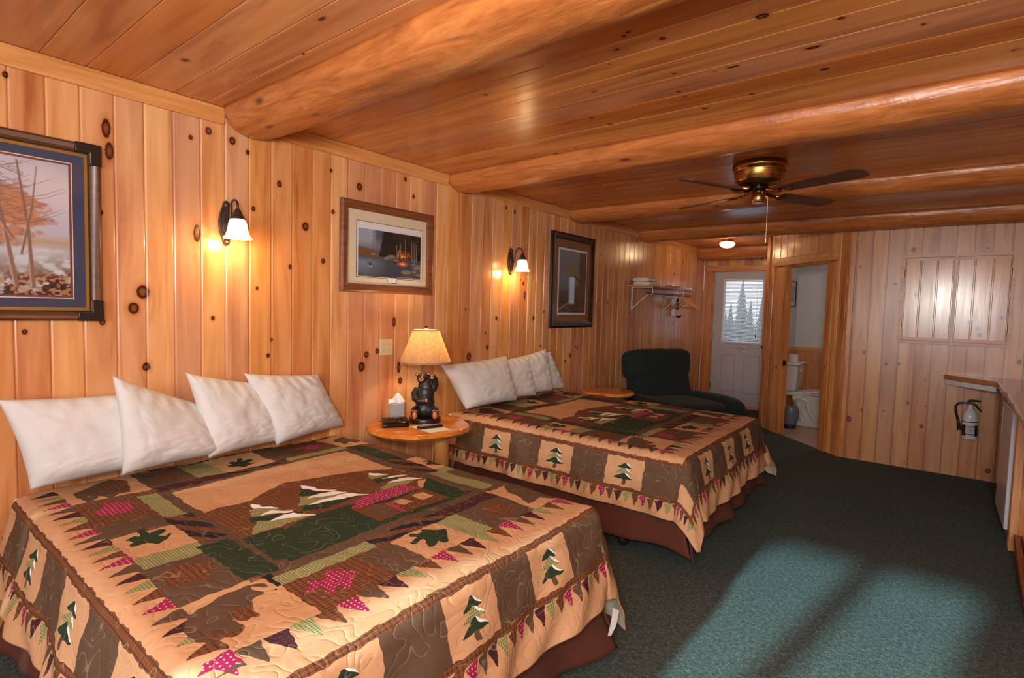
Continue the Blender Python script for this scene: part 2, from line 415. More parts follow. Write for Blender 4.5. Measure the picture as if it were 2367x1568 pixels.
pre = [0.44-0.1115*k for k in range(18, 0, -1)]
ms = [0.44, 0.55, 0.659, 0.775, 0.886, 1.001, 1.118, 1.231, 1.349, 1.468, 1.586, 1.708, 1.826, 1.943, 2.062, 2.185, 2.305, 2.423, 2.549, 2.668, 2.785, 2.907, 3.033, 3.155, 3.276, 3.402, 3.522]
post = list(np.arange(3.522+0.121, YF-0.05, 0.121))+[YF]
EL = [max(Y0, e) for e in pre if e > Y0-0.1]+ms+post
KL = [(0.873, 1.418, .026), (0.837, 1.344, .022), (0.722, 1.283, .012), (0.882, 1.08, .016), (0.436, 2.217, .010), (0.747, 2.103, -.036), (0.757, 2.01, -.034), (0.723, 1.748, .010), (0.471, 1.246, .010), (1.076, 2.151, .010), (1.155, 2.202, .015), (1.267, 2.183, .016), (1.344, 2.146, .011), (1.372, 1.866, .011), (1.39, 1.457, .008), (1.512, 2.02, .014), (1.664, 1.814, .020), (1.776, 1.631, .013), (1.574, 1.583, .011), (2.02, 2.101, .020), (1.839, 1.922, .011), (2.049, 0.998, .026), (2.084, 1.072, .018), (1.1, 1.706, -.036), (1.823, 2.157, .010), (2.378, 2.217, .012), (2.451, 2.117, .011), (3.03, 1.005, .027), (3.243, 1.07, .016), (2.30, 1.275, -.03), (2.982, 1.37, .008), (3.218, 1.184, .009), (2.345, 0.972, -.032), (2.167, 1.09, .014), (4.493, 0.936, .018), (4.618, 1.003, .012), (2.359, 0.882, .018), (3.436, 2.2, .010), (3.553, 2.186, .014), (3.986, 1.05, .010), (3.70, 1.60, .014), (3.72, 1.50, -.03), (3.66, 1.63, .007), (3.74, 1.64, .006), (3.35, 1.30, .012), (3.86, 1.30, .015), (4.02, 1.36, .010), (1.45, 1.1, .01), (1.17, 1.3, .009)]
KL += rand_knots(Y0, 0.4, 0, 2.3, 3.0)+rand_knots(0.45, 3.4, 0.2, 2.3, 0.7, .004, .008)+rand_knots(4.0, YF, 0.2, 2.3, 5.0, .005, .017)
struct(boards('wall_left', (0, 0, 0), (0, 1, 0), (0, 0, 1), (1, 0, 0), EL, 0, HC, KL, M_wall, ds=0.008, dt=0.009))

EC = [Y0]+list(np.arange(Y0+0.10, 0.50, 0.155))+[0.531, 0.678, 0.835, 0.999, 1.134, 1.29, 1.44, 1.59, 1.734, 1.841, 1.975, 2.116, 2.296, 2.469, 2.654, 2.80, 2.95, 3.10]
EC += list(np.arange(3.235, YF-0.05, 0.135))+[YF]
KC = [(b_, a_, r_) for a_, b_, r_ in [(2.318, 1.839, .017), (2.513, 1.992, .011), (1.935, 1.689, .010), (1.908, 1.705, .008), (2.008, 1.793, .011), (1.843, 1.776, .011), (1.766, 1.865, .007), (2.718, 2.182, .010), (2.14, 2.151, -.020), (1.938, 2.08, .010), (1.886, 2.26, .010), (2.414, 2.363, .015), (2.13, 2.46, .011), (1.888, 2.329, .008), (1.916, 2.513, .012), (1.427, 2.328, .011), (1.457, 2.459, .012), (1.183, 1.82, .010), (1.671, 1.578, .008), (1.153, 1.036, -.020), (0.431, 0.893, .014), (0.412, 0.962, -.010), (0.694, 0.912, .007), (0.87, 1.137, .008), (0.87, 2.061, .008), (0.653, 2.459, .009), (1.034, 2.454, .009), (2.409, 2.153, -.025)]]
KC += rand_knots(Y0, 0.8, 0, XR, 1.5)+rand_knots(2.6, YF, 0, XR, 4.5, .006, .014)+rand_knots(0.8, 2.6, 1.2, XR, 3.5, .005, .012)
hl = [(7.12, YF, 1.15, XR)]
struct(boards('ceiling', (0, 0, HC), (0, 1, 0), (1, 0, 0), (0, 0, -1), EC, 0, XR, KC, M_ceil, gw=0.004, gd=0.004, dt=0.02))

EB = [2.11, 2.17, 2.295, 2.416, 2.541, 2.666, 2.786, 2.907, 3.027, 3.148, 3.273]+list(np.arange(3.396, XR-0.05, 0.122))+[XR]
KB = [(a, c, r) for a, c, r in [(2.202, 1.871, .010), (2.406, 1.67, .009), (2.483, 1.705, .012), (2.156, 1.209, .010), (2.274, 1.051, .014), (2.454, 0.953, .013), (2.552, 0.962, .011), (2.286, 0.492, .010), (2.183, 0.386, .024), (2.459, 0.508, .009), (2.642, 0.606, .013), (2.773, 0.593, .009), (2.751, 0.406, .016), (2.625, 0.463, .007), (2.658, 0.468, .007), (2.643, 0.06, .008), (2.164, 0.728, .006), (2.603, 2.018, .018), (2.759, 0.834, .010), (3.37, 1.051, .016), (3.119, 2.008, .010), (3.227, 0.09, .020)]]
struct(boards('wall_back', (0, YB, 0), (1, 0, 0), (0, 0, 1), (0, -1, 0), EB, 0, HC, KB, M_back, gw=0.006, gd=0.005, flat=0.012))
sq = math.sqrt(.5); A = (1.15, 7.12, 0); LD = math.hypot(0.96, 0.96); D0, D1 = 0.415, 1.09
ED = [LD*k/11 for k in range(12)]
struct(boards('wall_bathroom_front', A, (sq, -sq, 0), (0, 0, 1), (-sq, -sq, 0), ED, 0, HC, rand_knots(0, LD, 0, HC, 5), M_wall, holes=[(D0, D1, 0, 1.95)]))
struct(boards('wall_alcove', (1.15, 7.12, 0), (0, 1, 0), (0, 0, 1), (-1, 0, 0), [0, .12, .24, .36, .48, .6, .72, .84, .96, 1.08, 1.13], 0, HC, rand_knots(0, 1.1, 0, 2.3, 4), M_wall))
DX0, DX1, DH = 0.13, 0.94, 2.015
struct(boards('wall_far', (0, YF, 0), (1, 0, 0), (0, 0, 1), (0, -1, 0), [0, .115, .23, .345, .46, .575, .69, .805, .92, 1.035, 1.15], 0, HC, rand_knots(0, 1.1, 2.0, 2.3, 6), M_wall, holes=[(DX0, DX1, 0, DH)]))
WF = [(1.21, 2.24), (2.50, 4.0)]
ZF0, ZF1 = 0.85, 2.0
struct(boards('wall_front', (0, Y0, 0), (1, 0, 0), (0, 0, 1), (0, 1, 0), list(np.linspace(0, XR, 35)), 0, HC, rand_knots(0, XR, 0, HC, 4), M_wall, holes=[(a, c, ZF0, ZF1) for a, c in WF], ds=0.03, dt=0.03))
struct(boards('wall_right', (XR, Y0, 0), (0, 1, 0), (0, 0, 1), (-1, 0, 0), list(np.linspace(0, YB-Y0, 64)), 0, HC, rand_knots(0, 7.7, 0, HC, 4), M_wall, ds=0.03, dt=0.03))

# bathroom shell
def bath_wall(name, p0, p1, hole=None):
    p0, p1 = Vector(p0), Vector(p1); d = (p1-p0); Ln = d.length; d.normalize(); n = Vector((-d.y, d.x, 0))
    bb = B()
    def q(a, c, z0, z1, mi, off=0.0):
        o_ = n*off; bb._add([p0+d*a+o_+Vector((0, 0, z0)), p0+d*c+o_+Vector((0, 0, z0)), p0+d*c+o_+Vector((0, 0, z1)), p0+d*a+o_+Vector((0, 0, z1))], [(0, 1, 2, 3)], mi)
    q(0, Ln, 0, 0.90, 1)
    if hole:
        a, c, z0, z1 = hole
        q(0, Ln, 0.9, z0, 0); q(0, Ln, z1, 2.3, 0); q(0, a, z0, z1, 0); q(c, Ln, z0, z1, 0)
    else: q(0, Ln, 0.90, 2.3, 0)
    m = Matrix.Translation(p0) @ Matrix((d, n, Vector((0, 0, 1)))).transposed().to_4x4()
    bb.box((0, -0.0, 0.88), (Ln, 0.018, 0.935), 2, m)
    k = 0.0
    while k < Ln: bb.box((k, -0.001, 0.0), (min(k+0.10, Ln), 0.006, 0.88), 1, m); k += 0.105
    return struct(bb.build(name, [M_plaster, M_post, M_trimx]))
bath_wall('wall_bathroom_left', (1.2, 8.74, 0), (1.2, 7.13, 0))
bath_wall('wall_bathroom_back', (3.2, 8.74, 0), (1.2, 8.74, 0), (0.40, 0.96, 1.45, 2.03))
bath_wall('wall_bathroom_right', (3.2, 6.2, 0), (3.2, 8.74, 0))
b = B(); b._add([(1.15, 7.14, 2.3), (2.13, 6.17, 2.3), (3.2, 6.17, 2.3), (3.2, 8.74, 2.3), (1.15, 8.74, 2.3)], [tuple(range(5))]); struct(b.build('ceiling_bathroom', M_plaster))

# crown trim on the left wall between the beams, corner trims
BE = [(1.36, .155, .118), (2.88, .135, .112), (4.49, .128, .105), (6.01, .122, .125), (7.95, .10, .17)]
segs = []; y = Y0
for yc, r, dp in BE: segs.append((y, yc-r*0.9)); y = yc+r*0.9
segs.append((y, YF))
for i, (a, c) in enumerate(segs):
    b = B(); b.prism([(0, 2.325), (0, 2.248), (0.014, 2.248), (0.02, 2.262), (0.022, 2.325)], (1, 0, 0), (0, 0, 1), (0, 1, 0), (0.0005, 0, 0), a, c)
    struct(b.build('trim_%d' % (i+1), M_trim))
def board_on(name, s0, s1, z0, z1, th, mat, P, S, N, bevel=0.004):
    b = B(); b.prism([(s0, z0), (s1, z0), (s1, z1), (s0, z1)], S, (0, 0, 1), N, P, 0.0005, th)
    return b.build(name, mat, bevel=bevel)
DG = dict(P=A, S=(sq, -sq, 0), N=(-sq, -sq, 0))
struct(board_on('trim_7', -0.0, 0.06, 0, HC-0.002, 0.016, M_post, **DG))
struct(board_on('trim_8', LD-0.06, LD-0.004, 0, HC-0.002, 0.016, M_post, **DG))
struct(board_on('trim_9', 2.115, 2.16, 0, HC-0.12, 0.014, M_post, (0, YB, 0), (1, 0, 0), (0, -1, 0)))
struct(board_on('trim_10', 0.002, 0.03, 0, HC-0.002, 0.014, M_post, (0, YF, 0), (1, 0, 0), (0, -1, 0)))

# bathroom doorway casing: flat left jamb, live-edge right casing and slab header
def wavy(name, s0, s1, z0, z1, th, amp, vertical, mat, seed):
    """board with one live edge"""
    rr = random.Random(seed); b = B(); n = 26; pts = []
    if vertical:
        for i in range(n+1):
            z = z0+(z1-z0)*i/n; e = s0+amp*(mnoise.noise(Vector((z*2.3, seed, 0)))+0.4*mnoise.noise(Vector((z*7, seed, 3)))); pts.append((e, z))
        poly = pts+[(s1, z1), (s1, z0)]
    else:
        for i in range(n+1):
            s_ = s0+(s1-s0)*i/n; e = z0+amp*(mnoise.noise(Vector((s_*3, seed, 0)))+0.4*mnoise.noise(Vector((s_*9, seed, 3)))); pts.append((s_, e))
        poly = pts+[(s1, z1), (s0, z1)]
    b.prism(poly, DG['S'], (0, 0, 1), DG['N'], DG['P'], 0.0005, th)
    return b.build(name, mat, bevel=0.006)
dr = thing('door_2', None, None, A); dr['kind'] = 'structure'
for (a, c) in ((D0-0.165, D0-0.02),):
    b = B(); b.prism([(a, 0), (c, 0), (c, 1.94), (a, 1.94)], DG['S'], (0, 0, 1), DG['N'], DG['P'], 0.0005, 0.03); b.build('casing', M_lightpost, dr, A, bevel=0.004)
b = B(); b.prism([(D0-0.02, 0), (D0, 0), (D0, 1.95), (D0-0.02, 1.95)], DG['S'], (0, 0, 1), DG['N'], DG['P'], -0.05, 0.036); b.build('jamb', M_post, dr, A, bevel=0.003)
b = B(); b.prism([(D1, 0), (D1+0.02, 0), (D1+0.02, 1.95), (D1, 1.95)], DG['S'], (0, 0, 1), DG['N'], DG['P'], -0.10, 0.02); b.build('jamb', M_post, dr, A, bevel=0.003)
b = B(); b.prism([(D0-0.02, 1.935), (D1+0.02, 1.935), (D1+0.02, 1.96), (D0-0.02, 1.96)], DG['S'], (0, 0, 1), DG['N'], DG['P'], -0.10, 0.02); b.build('head_jamb', M_post, dr, A, bevel=0.003)
for nm, args in (('casing', (D1+0.006, D1+0.10, 0, 1.94, 0.035, 0.012, True, M_post, 3)), ('header', (D0-0.23, D1+0.13, 1.955, 2.045, 0.05, 0.010, False, M_trimx, 8))):
    o = wavy(nm, *args); o.parent = dr; o.location = -Vector(A)
b = B(); b.prism([(D0-0.001, 0.80), (D0+0.002, 0.80), (D0+0.002, 0.86), (D0-0.001, 0.86)], DG['S'], (0, 0, 1), DG['N'], DG['P'], -0.03, 0.012); b.build('strike_plate', plain('aged_brass', '#5a4a30', 0.35, 0.9), dr, A)

# windows
M_glass = bpy.data.materials.new('clear_glass'); M_glass.use_nodes = True
gn = M_glass.node_tree; gb = gn.nodes['Principled BSDF']; gt = gn.nodes.new('ShaderNodeBsdfTransparent'); gg = gn.nodes.new('ShaderNodeBsdfGlossy'); gg.inputs['Roughness'].default_value = 0.02
gf = gn.nodes.new('ShaderNodeFresnel'); gf.inputs['IOR'].default_value = 1.45; gm = gn.nodes.new('ShaderNodeMixShader')
gg_ = gn.nodes.new('ShaderNodeNewGeometry'); gs = gn.nodes.new('ShaderNodeMath'); gs.operation = 'SUBTRACT'; gs.inputs[0].default_value = 1.0; gn.links.new(gg_.outputs['Backfacing'], gs.inputs[1]); gx = gn.nodes.new('ShaderNodeMath'); gx.operation = 'MULTIPLY'; gn.links.new(gf.outputs[0], gx.inputs[0]); gn.links.new(gs.outputs[0], gx.inputs[1]); gn.links.new(gx.outputs[0], gm.inputs[0]); gn.links.new(gt.outputs[0], gm.inputs[1]); gn.links.new(gg.outputs[0], gm.inputs[2]); gn.links.new(gm.outputs[0], gn.nodes['Material Output'].inputs[0])
for i, (a, c) in enumerate(WF):
    w = thing('window_%d' % (i+1), None, None, (a, Y0, ZF0)); w['kind'] = 'structure'
    b = B(); mid = (a+c)/2; f = 0.04
    for lo, hi in (((a, Y0-0.06, ZF0), (a+f, Y0+0.02, ZF1)), ((c-f, Y0-0.06, ZF0), (c, Y0+0.02, ZF1)), ((a, Y0-0.06, ZF1-f), (c, Y0+0.02, ZF1)), ((a, Y0-0.06, ZF0), (c, Y0+0.02, ZF0+f)), ((mid-0.055, Y0-0.06, ZF0), (mid+0.055, Y0+0.01, ZF1))): b.box(lo, hi)
    b.build('window_frame', M_trimx, w, (a, Y0, ZF0), bevel=0.004)
    b = B(); b.box((a+f, Y0-0.032, ZF0+f), (c-f, Y0-0.028, ZF1-f)); b.build('window_pane', M_glass, w, (a, Y0, ZF0))
w = thing('window_3', None, None, (2.24, 8.74, 1.45)); w['kind'] = 'structure'
b = B(); a, c = 2.24, 2.80
for lo, hi in (((a, 8.72, 1.45), (a+.03, 8.78, 2.03)), ((c-.03, 8.72, 1.45), (c, 8.78, 2.03)), ((a, 8.72, 2.0), (c, 8.78, 2.03)), ((a, 8.72, 1.45), (c, 8.78, 1.48)), ((2.51, 8.73, 1.45), (2.53, 8.77, 2.03))): b.box(lo, hi)
b.build('window_frame', M_white, w, (2.24, 8.74, 1.45)); b = B(); b.box((a+.03, 8.75, 1.48), (c-.03, 8.753, 2.0)); b.build('window_pane', M_glass, w, (2.24, 8.74, 1.45))

# entrance door with blind
d = thing('door_1', None, None, (DX0, YF, 0)); d['kind'] = 'structure'; OD = (DX0, YF, 0)
M_door = plain('painted_door', '#b9b6bb', 0.45, var=0.02)
gx0, gx1, gz0, gz1 = 0.31, 0.835, 0.975, 1.875
b = B(); y0, y1 = YF+0.02, YF+0.06
xa, xb = DX0+0.025, DX1-0.02
for lo, hi in (((xa, y0, 0.03), (xb, y1, gz0)), ((xa, y0, gz1), (xb, y1, 2.0)), ((xa, y0, gz0), (gx0, y1, gz1)), ((gx1, y0, gz0), (xb, y1, gz1))): b.box(lo, hi)
b.build('door_panel', M_door, d, OD)
b = B()
for px0, px1 in ((0.30, 0.50), (0.62, 0.84)):
    for e in ((px0, px0+.012, .22, .78), (px1-.012, px1, .22, .78), (px0, px1, .22, .232), (px0, px1, .768, .78)):
        b.box((e[0], y0-0.004, e[2]), (e[1], y0+0.001, e[3]))
b.build('panel_moulding', plain('painted_moulding', '#a9a5aa', 0.5), d, OD, bevel=0.0015)
b = B(); e = 0.028
for lo, hi in (((gx0-e, y0-.012, gz0-e), (gx0, y0+.01, gz1+e)), ((gx1, y0-.012, gz0-e), (gx1+e, y0+.01, gz1+e)), ((gx0, y0-.012, gz1), (gx1, y0+.01, gz1+e)), ((gx0, y0-.012, gz0-e), (gx1, y0+.01, gz0))): b.box(lo, hi)
b.build('glazing_frame', M_white, d, OD, bevel=0.004)
b = B(); b.box((gx0, y0+0.015, gz0), (gx1, y0+0.019, gz1)); b.build('door_glass', M_glass, d, OD)
b = B(); n = 44
for k in range(n):
    z = gz0+0.01+(gz1-gz0-0.03)*k/(n-1); m = Matrix.Translation((0, y0-0.018, z)) @ Matrix.Rotation(math.radians(-38), 4, 'X')
    b.box((gx0-0.005, -0.0105, -0.0006), (gx1+0.005, 0.0105, 0.0006), 0, m)
M_slat = plain('blind_slat', '#e6e4e2', 0.45, var=0.01, Transmission_Weight=0.0, Subsurface_Weight=0.2)
b.box((gx0-0.008, y0-0.032, gz1-0.005), (gx1+0.008, y0-0.006, gz1+0.02)); b.box((gx0-0.005, y0-0.026, gz0-0.014), (gx1+0.005, y0-0.010, gz0-0.002))
for x in (gx0+0.06, gx1-0.06): b.tube([(x, y0-0.028, gz0), (x, y0-0.028, gz1)], 0.0012, 5)
b.build('venetian_blind', M_slat, d, OD)
b = B(); b.tube([(gx0+0.02, y0-0.034, gz1), (gx0+0.022, y0-0.036, 1.38)], 0.003, 6); b.build('blind_wand', M_white, d, OD)
b = B(); b.tube([(0.775, y0-0.034, gz1), (0.775, y0-0.036, 1.08)], 0.0015, 5); b.lathe([(0.001, 0), (0.008, 0.004), (0.006, 0.03), (0.001, 0.034)], (0.775, y0-0.036, 1.05), 8); b.build('blind_cord', M_black, d, OD)
b = B()
for z in (0.25, 1.0, 1.75): b.box((DX0+0.012, y0-0.012, z), (DX0+0.034, y0+0.002, z+0.09)); b.lathe([(0.006, 0), (0.006, 0.1)], (DX0+0.022, y0-0.012, z-0.005), 8)
b.build('hinge', plain('hinge_metal', '#8b7a5e', 0.35, 0.9), d, OD)
b = B(); b.box((0.475, y0-0.003, 0.83), (0.645, y0-0.0005, 0.905)); sg = b.build('notice', plain('notice_paper', '#c9c0c4', 0.7), d, OD)
b = B(); rr = random.Random(4)
for z, x0, x1, h in ((0.884, 0.515, 0.580, .011), (0.868, 0.488, 0.632, .012), (0.843, 0.535, 0.585, .013)):   # three short illegible lines
    x = x0
    while x < x1:
        w_ = rr.uniform(.006, .011); b.box((x, y0-0.0042, z), (x+w_*0.75, y0-0.0029, z+h)); x += w_+(.006 if rr.random() < .2 else 0)
b.build('lettering', plain('notice_ink', '#4b3d47', 0.8), sg); bpy.data.objects['lettering'].location = -Vector(OD)
b = B(); b.lathe([(0.022, 0), (0.022, 0.006), (0.008, 0.008), (0.008, 0.03), (0.024, 0.035), (0.024, 0.052), (0.004, 0.058)], (0, 0, 0), 16, M=Matrix.Translation((0.885, y0, 0.92)) @ Matrix.Rotation(math.pi/2, 4, 'X')); b.build('door_knob', plain('dark_bronze', '#2b2018', 0.3, 0.9), d, OD, smooth=True)
b = B(); b.box((DX0, YF-0.03, 0), (DX1, YF+0.08, 0.028)); b.build('threshold', M_trimx, d, OD, bevel=0.004)
b = B()
for lo, hi in (((DX0-0.085, YF-0.022, 0), (DX0+0.005, YF-0.0005, 2.09)), ((DX1-0.005, YF-0.022, 0), (DX1+0.085, YF-0.0005, 2.09))): b.box(lo, hi)
b.build('casing', M_post, d, OD, bevel=0.003)
b = B(); b.box((DX0-0.085, YF-0.026, DH-0.005), (DX1+0.085, YF-0.0005, DH+0.07)); b.build('head_casing', M_trimx, d, OD, bevel=0.003)
b = B(); b.box((DX0, YF, 0), (DX0+0.02, YF+0.08, DH)); b.box((DX1-0.02, YF, 0), (DX1, YF+0.08, DH)); b.box((DX0, YF, 2.0), (DX1, YF+0.08, DH)); b.build('jamb', M_post, d, OD)

# outside: ground and conifers seen through the blinds
b = B(); b._add([(-60, -60, -0.35), (60, -60, -0.35), (60, 80, -0.35), (-60, 80, -0.35)], [(0, 1, 2, 3)])
g_ = b.build('ground', plain('gravel_ground', '#8d8a84', 0.95, var=0.2, scale=3)); g_['kind'] = 'structure'
rr = random.Random(5)
M_fir = plain('fir_green', '#3b4338', 0.95, var=0.3, scale=6); M_bark = plain('bark', '#4a3b30', 0.95)
def conifer(x, y, h, label):
    t = thing('fir_tree', label, 'tree', (x, y, -0.35), 0, 'fir trees outside the cabin')
    b = B(); b.lathe([(0.14, 0), (0.10, h*0.4), (0.02, h)], (0, 0, 0), 8); b.build('trunk', M_bark, t, smooth=True)
    b = B(); k = 0
    for j in range(11):
        z = h*(0.12+0.86*j/11); r_ = (h*0.20)*(1-j/11.5); nn = 13
        vs = [Vector((0, 0, z+h*0.13))]
        for q in range(nn*2):
            a_ = math.pi*q/nn+j; rad = r_*(1.0 if q % 2 == 0 else 0.62)*rr.uniform(.8, 1.15)
            vs.append(Vector((rad*math.cos(a_), rad*math.sin(a_), z-(0.05*h if q % 2 == 0 else 0.0))))
        b._add(vs, [(0, 1+q, 1+(q+1) % (2*nn)) for q in range(2*nn)])
    b.build('foliage', M_fir, t)
TR = [(-4.6, 22, 1.9), (-3.9, 22.5, 1.8), (-5.3, 28, 2.3), (-3.2, 28, 2.2), (-4.5, 31.5, 2.6), (-5.0, 25, 2.9), (-4.1, 29, 2.5), (-3.6, 25, 2.3), (-6.2, 26, 3.8), (-5.6, 31, 3.6), (1.4, 28, 3.0)]
for i, (x, y, h) in enumerate(TR):
    conifer(x, y, h, ['dark fir seen through the entrance door blind', 'short fir tip seen through the door blind against the sky'][0 if h > 2.8 else 1])
for i in range(5):
    conifer(4.4+i*2.7, 24+rr.uniform(-1, 1), rr.uniform(4.3, 5.2), 'fir in the tree line outside the bathroom window')
for i in range(6):
    conifer(-7+i*3.4, -24+rr.uniform(-1, 2), rr.uniform(4.5, 5.6), 'fir in the tree line outside the front windows')

# ------------------------------------------------------------------ log beams
BL = ['thick peeled log ceiling beam nearest the camera, crossing above the bedside sconce', 'peeled log ceiling beam crossing between the camera and the brass fan', 'peeled log ceiling beam just behind the brass ceiling fan', 'log ceiling beam running along the top of the panelled back wall', 'dark log beam above the white entrance door behind the round ceiling light']
for i, (yc, r, dp) in enumerate(BE):
    x0, x1 = 0.002, (XR-0.002 if i < 4 else 1.148); nx, na = int((x1-x0)/0.035), 30
    if i == 3: x1 = XR-0.002
    P = np.zeros((nx+1, na+1, 3))
    for a in range(nx+1):
        x = x0+(x1-x0)*a/nx
        wob = 0.010*mnoise.noise(Vector((x*0.9, i*7.3, 0))); kf = 1+0.05*mnoise.noise(Vector((x*1.1, i*3.1, 5)))
        endr = 1.0 if x > 0.05 else (0.86+0.14*math.sqrt(max(0, x/0.05)))
        for c in range(na+1):
            th = math.pi*c/na
            nz = 1+0.05*mnoise.noise(Vector((x*2.2, math.cos(th)*1.6, math.sin(th)*1.6+i*9)))+0.02*mnoise.noise(Vector((x*9, math.cos(th)*5, math.sin(th)*5+i*9)))
            zz = HC-0.001-dp*kf*nz*endr*math.sin(th)**0.92
            P[a, c] = (x, yc+wob+r*kf*nz*endr*math.cos(th), zz)
    # close the flat top
    top = P[:, [0]]*1.0
    P = np.concatenate([P, top], 1)
    o = grid_mesh('log_beam', P, M_log, smooth=True, origin=(x0, yc, HC))
    tag(o, BL[i], 'ceiling beam', 'log beams across the ceiling')
    # end cap at the left wall
    me = o.data
    import bmesh as _bm
    bm_ = _bm.new(); bm_.from_mesh(me); _bm.ops.recalc_face_normals(bm_, faces=bm_.faces)
    _bm.ops.holes_fill(bm_, edges=[e for e in bm_.edges if e.is_boundary and abs(e.verts[0].co.x-e.verts[1].co.x) < 1e-4], sides=0)
    bm_.to_mesh(me); bm_.free()
# ------------------------------------------------------------------ patchwork quilt
TAN, BRN, BPL, DGR, LPL, MAG, PLM, NVY, WHT = range(9)
def paint_quilt(Pm, Qm):
    """Pm,Qm: pattern coordinates (across, towards foot); returns class per sample"""
    C = np.full(Pm.shape, TAN, np.int8)
    def poly(pts, cl):
        x = np.array([p[0] for p in pts]); y = np.array([p[1] for p in pts])
        m = (Pm >= x.min()) & (Pm <= x.max()) & (Qm >= y.min()) & (Qm <= y.max())
        if not m.any(): return
        px, py = Pm[m], Qm[m]; ins = np.zeros(px.shape, bool); n = len(pts)
        for i in range(n):
            x1, y1, x2, y2 = x[i], y[i], x[(i+1) % n], y[(i+1) % n]
            if y1 == y2: continue
            c = ((y1 > py) != (y2 > py)) & (px < (x2-x1)*(py-y1)/(y2-y1)+x1); ins ^= c
        k = C[m]; k[ins] = cl; C[m] = k
    def rect(a, b, c, d, cl): poly([(a, c), (b, c), (b, d), (a, d)], cl)
    GL1 = [(0.563, 0.808), (0.592, 0.797), (0.603, 0.818), (0.608, 0.769), (0.62, 0.744), (0.633, 0.753), (0.628, 0.81), (0.649, 0.787), (0.664, 0.784), (0.681, 0.803), (0.674, 0.824), (0.644, 0.845), (0.653, 0.865), (0.685, 0.846), (0.664, 0.878), (0.624, 0.919), (0.598, 0.89), (0.555, 0.88), (0.555, 0.859), (0.579, 0.843)]
    GL2 = [(1.19, 1.447), (1.201, 1.45), (1.209, 1.468), (1.232, 1.466), (1.238, 1.444), (1.253, 1.455), (1.279, 1.49), (1.308, 1.502), (1.289, 1.529), (1.247, 1.575), (1.222, 1.582), (1.218, 1.569), (1.226, 1.552), (1.203, 1.569), (1.176, 1.583), (1.165, 1.573), (1.173, 1.553), (1.191, 1.53), (1.191, 1.512), (1.15, 1.523), (1.136, 1.512), (1.144, 1.499), (1.188, 1.491), (1.179, 1.467)]
    ML1 = [(0.78, 1.489), (0.806, 1.486), (0.809, 1.457), (0.816, 1.452), (0.836, 1.475), (0.861, 1.469), (0.868, 1.449), (0.89, 1.443), (0.896, 1.466), (0.907, 1.457), (0.915, 1.481), (0.932, 1.514), (0.908, 1.536), (0.879, 1.57), (0.863, 1.577), (0.851, 1.57), (0.859, 1.547), (0.855, 1.535), (0.821, 1.567), (0.808, 1.561), (0.812, 1.544), (0.83, 1.513), (0.804, 1.503), (0.78, 1.513), (0.773, 1.505)]
    BM1 = [(0.541, 1.152), (0.575, 1.144), (0.589, 1.118), (0.61, 1.114), (0.636, 1.135), (0.669, 1.159), (0.668, 1.193), (0.636, 1.24), (0.61, 1.263), (0.596, 1.239), (0.571, 1.243), (0.543, 1.235), (0.534, 1.213), (0.547, 1.191), (0.537, 1.172)]
    BR1 = [(0.498, 1.447), (0.521, 1.4), (0.555, 1.381), (0.592, 1.379), (0.61, 1.365), (0.653, 1.362), (0.689, 1.366), (0.707, 1.373), (0.726, 1.388), (0.715, 1.414), (0.699, 1.432), (0.669, 1.433), (0.658, 1.439), (0.66, 1.452), (0.641, 1.485), (0.621, 1.484), (0.593, 1.493), (0.585, 1.494), (0.589, 1.528), (0.6, 1.536), (0.584, 1.561), (0.559, 1.569), (0.545, 1.553), (0.516, 1.564), (0.49, 1.529), (0.487, 1.486)]
    BR1a = [(0.615, 1.45), (0.648, 1.46), (0.639, 1.494), (0.641, 1.523), (0.631, 1.527), (0.621, 1.515), (0.604, 1.526), (0.592, 1.512), (0.587, 1.491)]
    BR1b = [(0.505, 1.474), (0.538, 1.536), (0.58, 1.547), (0.6, 1.536), (0.595, 1.55), (0.559, 1.569), (0.526, 1.54), (0.508, 1.519)]
    BR1m = [(0.69, 1.373), (0.712, 1.407), (0.73, 1.435), (0.709, 1.438), (0.685, 1.401)]
    BR1n = [(0.727, 1.422), (0.734, 1.435), (0.724, 1.439)]
    BR2 = [(0.57, 0.19), (0.6, 0.169), (0.665, 0.114), (0.713, 0.093), (0.736, 0.132), (0.751, 0.178), (0.725, 0.319), (0.703, 0.322), (0.685, 0.315), (0.645, 0.348), (0.629, 0.293), (0.599, 0.335), (0.574, 0.343), (0.573, 0.282), (0.56, 0.256)]
    ML2 = [(0.565, 0.481), (0.59, 0.465), (0.614, 0.4), (0.637, 0.413), (0.659, 0.425), (0.683, 0.427), (0.681, 0.496), (0.658, 0.529), (0.633, 0.534), (0.608, 0.539), (0.586, 0.536), (0.562, 0.521)]
    BR3 = [(1.795, 1.437), (1.859, 1.417), (1.889, 1.464), (1.871, 1.534), (1.88, 1.6), (1.844, 1.67), (1.81, 1.646), (1.796, 1.617), (1.754, 1.623), (1.709, 1.624), (1.738, 1.541), (1.741, 1.491)]
    ROOF = [(1.194, 1.117), (1.257, 1.051), (1.33, 1.032), (1.492, 1.037), (1.547, 1.124), (1.359, 1.125), (1.273, 1.126)]
    STRIP = [(1.315, 1.153), (1.334, 1.174), (1.319, 1.286), (1.301, 1.278)]
    WALL = [(1.195, 1.117), (1.269, 1.132), (1.312, 1.157), (1.536, 1.127), (1.541, 1.288), (1.19, 1.287)]
    DOOR = [(1.227, 1.153), (1.286, 1.163), (1.284, 1.269), (1.214, 1.264)]
    WIN1 = [(1.449, 1.162), (1.51, 1.165), (1.509, 1.227), (1.441, 1.232)]
    WIN2 = [(1.345, 1.17), (1.398, 1.168), (1.405, 1.224), (1.346, 1.229)]
